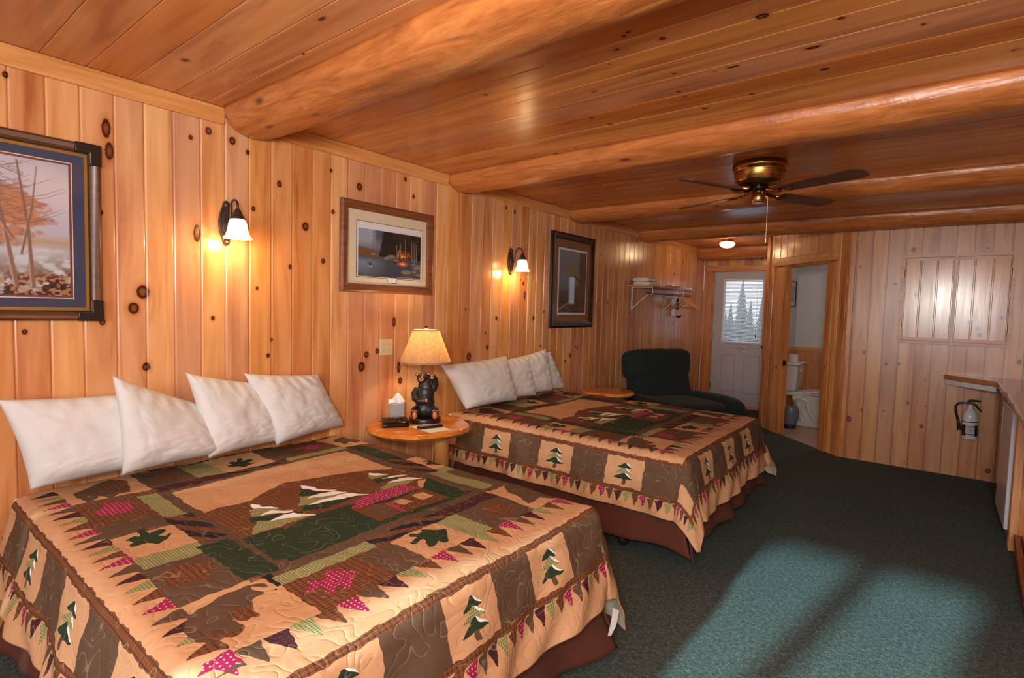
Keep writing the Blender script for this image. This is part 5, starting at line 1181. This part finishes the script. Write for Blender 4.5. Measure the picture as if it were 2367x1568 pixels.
M_blade = wood('walnut_blade', '#6b4530', '#553424', '#3f261a', 'X', .45, 1.2, knots=False)
zb = -.182
for k, a in enumerate((-24, 62, 156, 246)):
    R_ = Matrix.Rotation(math.radians(a), 4, 'Z') @ Matrix.Translation((0, 0, zb)) @ Matrix.Rotation(math.radians(-11), 4, 'X')
    out = []
    for i in range(41):
        u = i/40; x = .17+u*.47; w = .046+.016*math.sin(u*math.pi*.55); 
        if u < .06: w *= .75+.25*(u/.06)
        if u > .93: w = w-.030*((u-.93)/.07)**2
        out.append((x, w))
    poly = out+[(x, -w) for x, w in reversed(out)]
    b = B(); b.prism(poly, (1, 0, 0), (0, 1, 0), (0, 0, 1), (0, 0, 0), -.003, .003); b.v = [tuple(R_ @ Vector(v)) for v in b.v]; bl = b.build('blade', M_blade, t, bevel=.0015)
    b = B(); b.tube([(.045, 0, .020), (.085, 0, .004), (.12, 0, -.008), (.150, .0, -.008)], [.008, .007, .007, .008], 8, flat=1.6)
    b.tube([(.145, 0, -.008), (.160, .020, -.008), (.185, .030, -.007), (.215, .026, -.007)], .005, 8); b.tube([(.145, 0, -.008), (.160, -.020, -.008), (.185, -.030, -.007), (.215, -.026, -.007)], .005, 8)
    b.tube([(.15, 0, -.008), (.175, .010, -.008), (.195, 0, -.007), (.175, -.010, -.008), (.15, 0, -.008)], .004, 8); b.tube([(.195, 0, -.007), (.235, 0, -.006)], .005, 8)
    b.v = [tuple(R_ @ Vector(v)) for v in b.v]; b.build('bracket', M_brass, bl, smooth=True)
b = B(); b.tube([(.036, .012, -.205), (.050, .016, -.208), (.052, .017, -.22), (.052, .017, -.46)], .0008, 6); b.lathe([(.001, -.462), (.005, -.464), (.006, -.490), (.004, -.494)], (.052, .017, 0), 10); b.build('pull_chain', plain('chain_brass', '#c9b37a', .35, .8), t, smooth=True)

# ------------------------------------------------------------------ flush ceiling light by the entrance
t = thing('ceiling_light', 'small flush ceiling light with lit mushroom glass near the entrance door', 'ceiling light', (.66, 7.1, HC))
b = B(); b.lathe([(.070, 0), (.072, -.004), (.072, -.030), (.066, -.034)], n=32); b.build('base_ring', M_brass, t, smooth=True)
b = B(); b.lathe([(.062, -.030), (.082, -.036), (.094, -.052), (.092, -.070), (.072, -.092), (.040, -.104), (.001, -.107)], n=40); b.build('glass_bowl', shade_mat('white_glass_bowl', '#fff1d6', 2.2), t, smooth='all')
light('entry_light', 'POINT', (.66, 7.1, HC-.15), 5.0, (1.0, .66, .34), .06, parent=t)
light('entry_glow', 'POINT', (.66, 6.95, HC-.05), 0.7, (1.0, .66, .34), .02, parent=t)

# ------------------------------------------------------------------ coat shelf
SO = (0, 6.4, 1.65); t = thing('coat_shelf', 'wooden wall shelf on white brackets with a hanging rod, beyond the recliner', 'shelf', SO)
b = B(); b.box((.002, 5.68, 1.668), (.265, 7.12, 1.686)); b.build('shelf_board', M_trim, t, SO, bevel=.003)
b = B(); b.tube([(.235, 5.64, 1.600), (.235, 7.05, 1.600)], .016, 14); b.build('rod', wood('dark_rod', '#8a5a34', '#744626', '#54301a', 'Y', .4), t, SO, smooth=True)
for y in (5.80, 6.74):
    b = B(); b.box((.002, y-.012, 1.40), (.010, y+.012, 1.668)); b.box((.002, y-.012, 1.660), (.250, y+.012, 1.667)); b.tube([(.012, y, 1.42), (.215, y, 1.60)], .006, 8)
    b.tube([(.25, y, 1.662), (.25, y, 1.635), (.257, y, 1.60), (.245, y, 1.580), (.225, y, 1.580), (.215, y, 1.598)], .005, 8); b.build('bracket', M_white, t, SO, bevel=.001)
M_towel = fabric('white_terry', '#e2d6c6', 1.0, 500, .5, .05)
def towel(label, x0, x1, y0, y1, z, h, seed):
    n = 26; b = B(); vs = []; fs = []
    cx, cy = (x0+x1)/2, (y0+y1)/2
    prof = []
    for j in range(n):
        a = 2*math.pi*j/n; ca, sa = math.cos(a), math.sin(a); prof.append((math.copysign(abs(ca)**.35, ca)*(x1-x0)/2, math.copysign(abs(sa)**.7, sa)*h/2+h/2))
    m = 14
    for i in range(m+1):
        u = i/m; e = (1-(2*u-1)**8)**.5*.12+.88
        for (px, pz) in prof: vs.append((cx+px*e, y0+(y1-y0)*u, z+pz*e*(1+.12*mnoise.noise(Vector((px*9, u*3, seed))))))
    for i in range(m):
        for j in range(n): fs.append((i*n+j, i*n+(j+1) % n, (i+1)*n+(j+1) % n, (i+1)*n+j))
    fs += [tuple(reversed(range(n))), tuple(range(m*n, (m+1)*n))]; b._add(vs, fs)
    tag(b.build('folded_towel', M_towel, None, (cx, cy, z), smooth=True, angle=70), label, 'towel', 'folded towels on the coat shelf')
towel('lower white folded towel of the two on the coat shelf', .04, .255, 5.72, 6.02, 1.6865, .042, 1)
towel('upper white folded towel of the two on the coat shelf', .02, .225, 5.74, 6.00, 1.7295, .044, 4)
b = B(); b.prism([(.15, 0), (.262, 0), (.262, .022), (.20, .026), (.15, .020)], (1, 0, 0), (0, 0, 1), (0, 1, 0), (0, 0, 1.6868), 6.35, 7.02)
tag(b.build('silver_tray', plain('silver_foil', '#c7c9d0', .12, .9), None, (.2, 6.7, 1.6868), bevel=.004), 'shiny silver tray lying at the far end of the coat shelf', 'tray')
def hanger(y, rz, label):
    O = (.235, y, 1.600); t = thing('coat_hanger', label, 'hanger', O, rz, 'wooden hangers on the coat rod')
    b = B(); h = .205; pts = []
    for i in range(25):
        u = -1+2*i/24; pts.append((u*h, 0, -.052-.115*abs(u)**.85+.008*math.cos(u*math.pi)))
    b.tube(pts, .010, 8, flat=.6); b.build('shoulder_bar', M_trimx, t, smooth=True)
    b = B(); b.tube([(-h*.86, 0, -.150), (h*.86, 0, -.150)], .007, 8); b.build('trouser_bar', M_trimx, t, smooth=True)
    b = B(); b.tube([(0, 0, -.05), (0, 0, -.022), (.014, 0, -.012), (.019, 0, .004), (.010, 0, .018), (-.006, 0, .0205), (-.018, 0, .008)], .0022, 6); b.build('hook', M_chrome, t, smooth=True)
hanger(6.80, math.radians(3), 'wooden coat hanger nearest the camera of the three on the rod'); hanger(6.90, math.radians(-10), 'middle wooden coat hanger of the three on the rod'); hanger(6.99, math.radians(-22), 'wooden coat hanger furthest along the rod')
t = thing('hair_dryer_holder', 'small white wall unit with a black handle behind the coat hangers', 'hair dryer', (.0, 7.06, 1.33))
b = B(); b.box((.001, -.07, 0), (.055, .07, .24)); b.build('wall_unit', M_white, t, bevel=.012, seg=3); b = B(); b.tube([(.07, -.02, .25), (.078, -.035, .17), (.076, -.02, .09)], [.012, .016, .014], 10); b.tube([(.06, .0, .0), (.075, .03, -.012), (.08, .10, .012)], .012, 10); b.build('handle', M_black, t, smooth=True)

# ------------------------------------------------------------------ recliner
M_rec = fabric('dark_green_plush', '#14201c', .95, 300, .15, .3, .03, 9)
t = thing('recliner', 'dark green plush recliner in the corner beyond the far bed', 'recliner', (.79, 5.40, 0), math.radians(-25))
def cush(b, c, half, e=.45, M=None, puff=0.0, tuft=0.0, seed=0, n=36, m=22):
    vs = []; fs = []
    for j in range(m+1):
        ph = -math.pi/2+math.pi*j/m; cp, sp_ = math.cos(ph), math.sin(ph); cp = max(0, cp)
        for i in range(n):
            th = 2*math.pi*i/n; ct, st_ = math.cos(th), math.sin(th); f = lambda w: math.copysign(abs(w)**e, w)
            p = Vector((half[0]*f(cp)*f(ct), half[1]*f(cp)*f(st_), half[2]*f(sp_)))
            w = 1+puff*mnoise.noise(Vector((p.x*5+seed, p.y*5, p.z*5)))
            p = p*w
            if M is not None: p = M @ p
            vs.append(p+Vector(c))
    for j in range(m):
        for i in range(n): fs.append((j*n+i, j*n+(i+1) % n, (j+1)*n+(i+1) % n, (j+1)*n+i))
    b._add(vs, fs)
Mb = Matrix.Rotation(math.radians(-14), 4, 'Y')
b = B(); cush(b, (0, 0, .20), (.36, .34, .16), .25); b.build('base', M_rec, t, smooth='all')
b = B(); cush(b, (.08, 0, .40), (.34, .27, .11), .4, puff=.05); b.build('seat_cushion', M_rec, t, smooth='all')
b = B(); cush(b, (-.33, 0, .56), (.12, .385, .20), .4, Mb, .06, seed=3); b.build('lower_back_cushion', M_rec, t, smooth='all')
b = B(); cush(b, (-.395, 0, .815), (.12, .43, .165), .42, Mb, .06, seed=7); b.build('upper_back_cushion', M_rec, t, smooth='all')
for s in (-1, 1):
    b = B(); cush(b, (.02, s*.40, .40), (.40, .105, .14), .5, puff=.05, seed=s*5); cush(b, (.02, s*.40, .21), (.36, .085, .17), .25); b.build('arm', M_rec, t, smooth='all')
b = B(); cush(b, (.40, 0, .26), (.06, .27, .17), .4, puff=.04); b.build('footrest', M_rec, t, smooth='all')

# ------------------------------------------------------------------ wall cabinet
CO = (2.91, YB, 1.165); t = thing('wall_cabinet', 'pine wall cabinet with two board doors on the back wall, glossy with daylight', 'cabinet', CO)
M_cab = board_wood('glossy_pine_boards', '#dca77c', '#cd9165', '#aa6c45', rough=.17, knot_dark='#4a2c20', grain=1.6)
M_cabf = wood('cabinet_frame_pine', '#cf9463', '#bf7f4e', '#9c5f35', 'X', .32, knots=False)
x0, x1, z0, z1, th = 2.528, 3.302, 1.163, 1.968, .034
b = B(); yf = YB-th
for lo, hi in (((x0, yf, z0+.026), (x0+.026, YB-.006, z1-.026)), ((x1-.026, yf, z0+.026), (x1, YB-.006, z1-.026)), ((x0, yf, z0), (x1, YB-.006, z0+.026)), ((x0, yf, z1-.026), (x1, YB-.006, z1)), ((2.902, yf, z0+.026), (2.924, YB-.006, z1-.026))): b.box(lo, hi)
b.build('face_frame', M_cabf, t, CO)
for di, (a, c) in enumerate(((x0+.029, 2.899), (2.927, x1-.029))):
    w = (c-a)/3; ed = [0, w*.98, w*2.02, c-a]
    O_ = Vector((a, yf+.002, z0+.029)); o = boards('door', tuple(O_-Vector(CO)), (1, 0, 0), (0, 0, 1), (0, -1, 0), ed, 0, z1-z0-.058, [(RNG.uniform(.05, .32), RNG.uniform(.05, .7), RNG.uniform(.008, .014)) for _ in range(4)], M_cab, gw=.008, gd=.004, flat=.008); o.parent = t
    b = B(); b.box((a, yf-.002, z1-.029-.028), (c, yf+.003, z1-.029)); b.box((a, yf-.002, z0+.029), (c, yf+.003, z0+.029+.028)); r_ = b.build('rail', M_cabf, o, CO)
    b = B()
    hx = a-.004 if di == 0 else c+.004
    for z in (z0+.13, z1-.19): b.box((hx-.006, yf-.004, z), (hx+.006, yf-.0005, z+.055)); b.lathe([(.004, 0), (.004, .058)], (hx, yf-.005, z-.002), 8)
    b.build('hinge', M_antbrass, o, CO)

# ------------------------------------------------------------------ counter, fridge, end panel
def live_slab(name, poly, z0, z1, mat, O, amp=.008, seed=3):
    pts = []
    for i in range(len(poly)):
        p, q, wv = Vector(poly[i][:2]), Vector(poly[(i+1) % len(poly)][:2]), poly[i][2]
        L = (q-p).length; n = max(1, int(L/.03)) if wv else 1; d = (q-p).normalized(); nn = Vector((d.y, -d.x))
        for k in range(n):
            r_ = p+(q-p)*k/n; w = (amp*1.3*mnoise.noise(Vector((r_.x*5, r_.y*5, seed)))+amp*.22*mnoise.noise(Vector((r_.x*17, r_.y*17, seed)))) if wv and k else 0
            pts.append(tuple(r_+nn*w))
    b = B(); b.prism(pts, (1, 0, 0), (0, 1, 0), (0, 0, 1), (0, 0, 0), z0, z1); return b.build(name, mat, None, O, bevel=.010, seg=4)
M_counter = wood('counter_slab_pine', '#c98e62', '#b5764a', '#8f5630', 'Y', .14, .7)
cp = [(2.885, YB-.006, False), (2.885, 6.10, True), (3.02, 5.93, True), (3.21, 5.73, True), (3.20, 4.8, True), (3.165, 3.6, True), (3.15, 2.7, False), (XR-.01, 2.7, False), (XR-.01, YB-.006, False)]
cp = cp[::-1]; cp = [(cp[i][0], cp[i][1], cp[(i+1) % len(cp)][2]) for i in range(len(cp))]
o = live_slab('counter', cp, .862, .903, M_counter, (3.4, 4.5, .862))
o = tag(o, 'live-edge wooden counter top curving along the right wall over the fridge', 'counter')
b = B(); b.prism([(2.895, 6.085), (3.01, 5.935), (3.205, 5.735), (3.215, 5.748), (3.02, 5.948), (2.905, 6.095), (2.905, YB-.007), (2.895, YB-.007)], (1, 0, 0), (0, 1, 0), (0, 0, 1), (0, 0, 0), .822, .8615); tag(b.build('apron_strip', M_white, None, (3.0, 5.95, .822)), 'white apron strip under the live-edge counter ledge at the back wall', 'strip')
FO = (3.5, 4.79, 0); t = thing('mini_fridge', 'white under-counter fridge seen edge-on beneath the wooden counter', 'fridge', FO)
b = B(); b.box((3.265, 4.50, .03), (3.80, 5.10, .84)); b.build('cabinet', M_white, t, FO, bevel=.006); b = B(); b.box((3.205, 4.50, .09), (3.262, 5.10, .835)); b.build('door', plain('fridge_white', '#c9cbd4', .3, var=.01), t, FO, bevel=.008, seg=3)
b = B(); b.box((3.258, 4.505, .095), (3.268, 5.095, .83)); b.build('gasket', plain('grey_gasket', '#77787d', .6), t, FO); b = B(); b.box((3.215, 4.52, .06), (3.275, 4.56, .09)); b.build('lower_hinge', M_chrome, t, FO); b = B()
for x, y in ((3.32, 4.55), (3.32, 5.05), (3.74, 4.55), (3.74, 5.05)): b.lathe([(.018, 0), (.018, .03)], (x, y, 0), 12)
b.build('foot', M_black, t, FO)
b = B(); b.box((3.2025, 5.03, .60), (3.2045, 5.085, .80)); b.build('energy_label', plain('label_paper', '#b8b6b8', .6), t, FO)
b = B()
for k in range(7): b.box((3.2012, 5.036, .612+k*.026), (3.2028, 5.078-.01*(k % 3), .620+k*.026))
b.build('label_print', M_black, t, FO)
PO = (3.5, 4.42, 0); t = thing('counter_end_panel', 'upright pale pine board and panel supporting the counter beside the fridge', 'cabinet', PO)
b = B(); b.box((3.222, 4.385, 0), (3.262, 4.475, .861)); b.build('stile', M_lightpost, t, PO, bevel=.003); b = B(); b.box((3.262, 4.40, 0), (XR-.01, 4.42, .861)); b.build('side_panel', M_post, t, PO)
SOx = (3.3, 3.6, 0); t = thing('wooden_bench', 'low reddish wooden bench at the right edge of the carpet before the pale post', 'bench', SOx)
M_bench = wood('reddish_bench_wood', '#a9623a', '#92502c', '#6e371b', 'Y', .3)
b = B(); b.prism([(4.02, .215), (3.98, .222), (3.30, .03), (3.28, 0), (3.36, 0), (3.99, .17)], (0, 1, 0), (0, 0, 1), (1, 0, 0), (0, 0, 0), 3.205, 3.232); b.build('runner', M_bench, t, SOx, bevel=.003)
b = B(); b.box((3.235, 3.30, 0), (3.262, 4.02, .215)); b.build('side_rail', M_bench, t, SOx, bevel=.003); b = B(); b.box((3.262, 3.30, .19), (3.80, 4.02, .215)); b.build('seat_board', M_bench, t, SOx, bevel=.003)
b = B(); b.box((3.76, 3.30, 0), (3.80, 4.02, .19)); b.build('far_rail', M_bench, t, SOx)

# ------------------------------------------------------------------ fire extinguisher
EO = (3.088, YB, .36); t = thing('fire_extinguisher', 'small white fire extinguisher hanging on the back wall under the counter ledge', 'fire extinguisher', EO)
cx, cy = 3.088, YB-.062; tl = Matrix.Translation((cx, cy, .36)) @ Matrix.Rotation(math.radians(-2), 4, 'Y') 
M_ew = plain('white_enamel', '#c9c9cf', .25, var=.02)
b = B(); b.lathe([(.030, 0), (.050, .003), (.053, .012), (.053, .185), (.051, .205), (.043, .232), (.030, .252), (.020, .262), (.018, .275), (.019, .282)], n=36, M=tl); b.build('cylinder', M_ew, t, EO, smooth=True, angle=50)
b = B(); b.lathe([(.0535, .148), (.0545, .149), (.0545, .154), (.0535, .155)], n=36, M=tl, caps=False); b.build('strap_band', M_black, t, EO, smooth=True)
def wrap(name, a0, a1, z0, z1, r, mat):
    b = B(); n = 14; vs = []
    for i in range(n+1):
        a = math.radians(a0+(a1-a0)*i/n); vs += [tl @ Vector((r*math.cos(a), r*math.sin(a), z0)), tl @ Vector((r*math.cos(a), r*math.sin(a), z1))]
    b._add(vs, [(2*i, 2*i+2, 2*i+3, 2*i+1) for i in range(n)]); return b.build(name, mat, t, EO, smooth='all')
wrap('label_band', 185, 355, .030, .125, .0536, plain('dark_label', '#1c2a28', .4)); wrap('label_panel', 236, 303, .032, .124, .0540, plain('label_white', '#bdbac0', .5))
ink, red = plain('label_ink', '#26242a', .6), plain('label_red', '#a05a62', .6)
for k, (zz, h, c, a0, a1) in enumerate(((.116, .005, red, 240, 300), (.105, .005, ink, 250, 298), (.092, .004, ink, 240, 285), (.081, .004, ink, 255, 296), (.070, .004, red, 262, 290), (.060, .004, ink, 255, 295), (.040, .011, ink, 240, 252), (.040, .011, ink, 256, 268), (.040, .011, ink, 272, 284), (.040, .011, ink, 287, 299))):
    wrap('label_print', a0, a1, zz, zz+h, .0543, c)
b = B(); b.lathe([(.016, .278), (.016, .30), (.012, .31)], n=16, M=tl); b.box((-.05, -.010, .30), (.03, .010, .318), 0, tl); b.tube([tl @ Vector(p) for p in ((-.02, 0, .318), (.0, 0, .333), (.03, 0, .334), (.068, 0, .331))], [.009, .011, .008, .006], 8); b.tube([tl @ Vector(p) for p in ((.015, 0, .31), (.035, 0, .295), (.055, 0, .265), (.074, 0, .245))], [.010, .008, .006, .006], 8); b.build('valve_and_lever', M_black, t, EO, smooth=True)
b = B(); b.tube([tl @ Vector(p) for p in ((-.045, 0, .309), (-.075, 0, .305), (-.098, 0, .28), (-.098, 0, .24), (-.088, 0, .19), (-.078, 0, .145), (-.072, 0, .10), (-.068, 0, .07))], [.009, .009, .009, .009, .009, .010, .013, .015], 10); b.build('hose', M_black, t, EO, smooth=True)
b = B(); b.lathe([(.014, .0), (.014, .006)], n=18, M=tl @ Matrix.Translation((0, -.017, .290)) @ Matrix.Rotation(math.pi/2, 4, 'X')); b.build('gauge', plain('gauge_face', '#c9a8a0', .4), t, EO)
b = B(); b.prism([(.012, .275), (.030, .278), (.062, .175), (.050, .165), (.046, .185)], (1, 0, 0), (0, 0, 1), (0, 1, 0), (cx, cy+.02, .36), -.002, .0); b.build('inspection_tag', plain('yellow_tag', '#a5861f', .6), t, EO)
b = B(); b.box((cx-.02, YB-.0095, .42), (cx+.02, YB-.006, .62)); b.build('wall_bracket', M_black, t, EO)

# ------------------------------------------------------------------ bathroom
M_china = plain('white_china', '#d3cbc4', .12, var=.01)
BO = (1.50, 7.60, 0); t = thing('toilet', 'white toilet seen from the side through the bathroom doorway', 'toilet', BO)
b = B(); b.box((1.25, 7.42, .43), (1.49, 7.84, .76)); b.v = [(v[0]-(.02 if v[2] < .5 and v[0] > 1.4 else 0), v[1]+(.02 if v[2] < .5 and v[1] < 7.5 else (-.02 if v[2] < .5 else 0)), v[2]) for v in b.v]; b.build('tank', M_china, t, BO, bevel=.03, seg=5)
b = B(); b.box((1.235, 7.405, .762), (1.51, 7.855, .795)); b.build('tank_lid', M_china, t, BO, bevel=.014, seg=4)
b = B(); b.tube([(1.51, 7.46, .70), (1.525, 7.46, .70), (1.53, 7.50, .695), (1.53, 7.53, .69)], .006, 8); b.build('flush_lever', M_chrome, t, BO, smooth=True)
b = B(); rings = [(0, 1.42, 1.98, .10), (.02, 1.42, 1.98, .105), (.10, 1.44, 1.93, .095), (.20, 1.45, 1.93, .10), (.28, 1.42, 2.0, .135), (.36, 1.40, 2.07, .175), (.40, 1.40, 2.09, .185)]; n = 40; vs = []
for z, a, c, w in rings:
    for i in range(n):
        th_ = 2*math.pi*i/n; cc, ss = math.cos(th_), math.sin(th_); vs.append(((a+c)/2+math.copysign(abs(cc)**.75, cc)*(c-a)/2, 7.63+math.copysign(abs(ss)**.8, ss)*w, z))
b._add(vs, [(j*n+i, j*n+(i+1) % n, (j+1)*n+(i+1) % n, (j+1)*n+i) for j in range(len(rings)-1) for i in range(n)]+[tuple(range((len(rings)-1)*n, len(rings)*n)), tuple(reversed(range(n)))]); b.box((1.36, 7.50, .38), (1.62, 7.76, .43)); b.build('bowl', M_china, t, BO, smooth=True, angle=50)
b = B(); b.tube([(1.44, 7.50, .34), (1.52, 7.505, .37), (1.60, 7.50, .33), (1.62, 7.515, .22), (1.68, 7.52, .10), (1.84, 7.53, .06)], [.03, .035, .035, .03, .028, .02], 12); b.tube([(1.50, 7.52, .30), (1.52, 7.52, .16), (1.56, 7.52, .07)], .025, 12); b.build('trapway', M_china, t, BO, smooth=True)
b = B(); b.box((1.55, 7.45, .405), (2.10, 7.81, .425)); b.build('seat', plain('seat_white', '#d8d2cc', .25), t, BO, bevel=.009, seg=3); b = B(); b.box((1.56, 7.455, .428), (2.10, 7.805, .450)); b.build('seat_lid', M_china, t, BO, bevel=.009, seg=3)
b = B(); b.tube([(1.36, 7.46, .43), (1.36, 7.46, .16)], .008, 8); b.lathe([(.018, .40), (.018, .43)], (1.36, 7.46, 0), 12); b.build('supply_line', M_white, t, BO, smooth=True)
b = B(); b.lathe([(.020, .0), (.055, 0), (.056, .004), (.056, .092), (.055, .096), (.020, .096), (.020, 0)], (1.40, 7.60, .7955), 28, caps=False); tag(b.build('toilet_paper_roll', plain('tissue_roll', '#d0c8c6', .95, var=.02), None, (1.40, 7.60, .7955), smooth=True), 'white toilet paper roll standing on the toilet tank lid', 'toilet paper')
WO = (1.46, 7.30, 0); t = thing('waste_bin', 'small dark bin lined with a clear plastic bag on the bathroom floor beside the toilet', 'waste bin', WO)
b = B(); b.lathe([(.060, 0), (.064, .004), (.082, .235), (.079, .235), (.060, .01)], (1.46, 7.30, 0), 28); b.build('bin', plain('dark_bin', '#22242c', .4), t, WO, smooth=True)
M_bag = plain('clear_grey_bag', '#8d8f98', .2, var=.2); b = B(); n = 48; vs = []; rg_ = [(.086, .262), (.092, .245), (.096, .20), (.090, .14), (.078, .08), (.070, .05)]
for r_, z in rg_:
    for i in range(n):
        a = 2*math.pi*i/n; w = 1+.10*mnoise.noise(Vector((math.cos(a)*4, math.sin(a)*4, z*9))); vs.append((1.46+r_*w*math.cos(a), 7.30+r_*w*math.sin(a), z+.02*mnoise.noise(Vector((a*3, z*4, 1)))))
b._add(vs, [(j*n+i, j*n+(i+1) % n, (j+1)*n+(i+1) % n, (j+1)*n+i) for j in range(len(rg_)-1) for i in range(n)]); k_ = NT('plastic_bag'); tp = k_.add('ShaderNodeBsdfTransparent'); mx = k_.add('ShaderNodeMixShader'); mx.inputs[0].default_value = .55; k_.set(Base_Color=srgb('#8f929c'), Roughness=.25); k_.l.new(tp.outputs[0], mx.inputs[1]); k_.l.new(k_.b.outputs[0], mx.inputs[2]); k_.l.new(mx.outputs[0], k_.out.inputs[0]); b.build('bag_liner', k_.m, t, WO, smooth='all')
HO = (1.96, 8.70, .62); t = thing('paper_holder', 'chrome toilet paper holder on the wainscot behind the toilet', 'toilet paper holder', (1.93, 8.715, .60))
b = B(); b.ball((0, 0, 0), .03, sc=(1, .5, 1)); b.tube([(0, 0, 0), (0, -.05, 0), (.12, -.05, 0)], .008, 8); b.build('arm', M_chrome, t, smooth=True)
light('bathroom_fill', 'POINT', (2.3, 7.6, 2.15), 8.0, (1.0, .86, .74), .10)  # unseen fill lamp added to brighten the bathroom
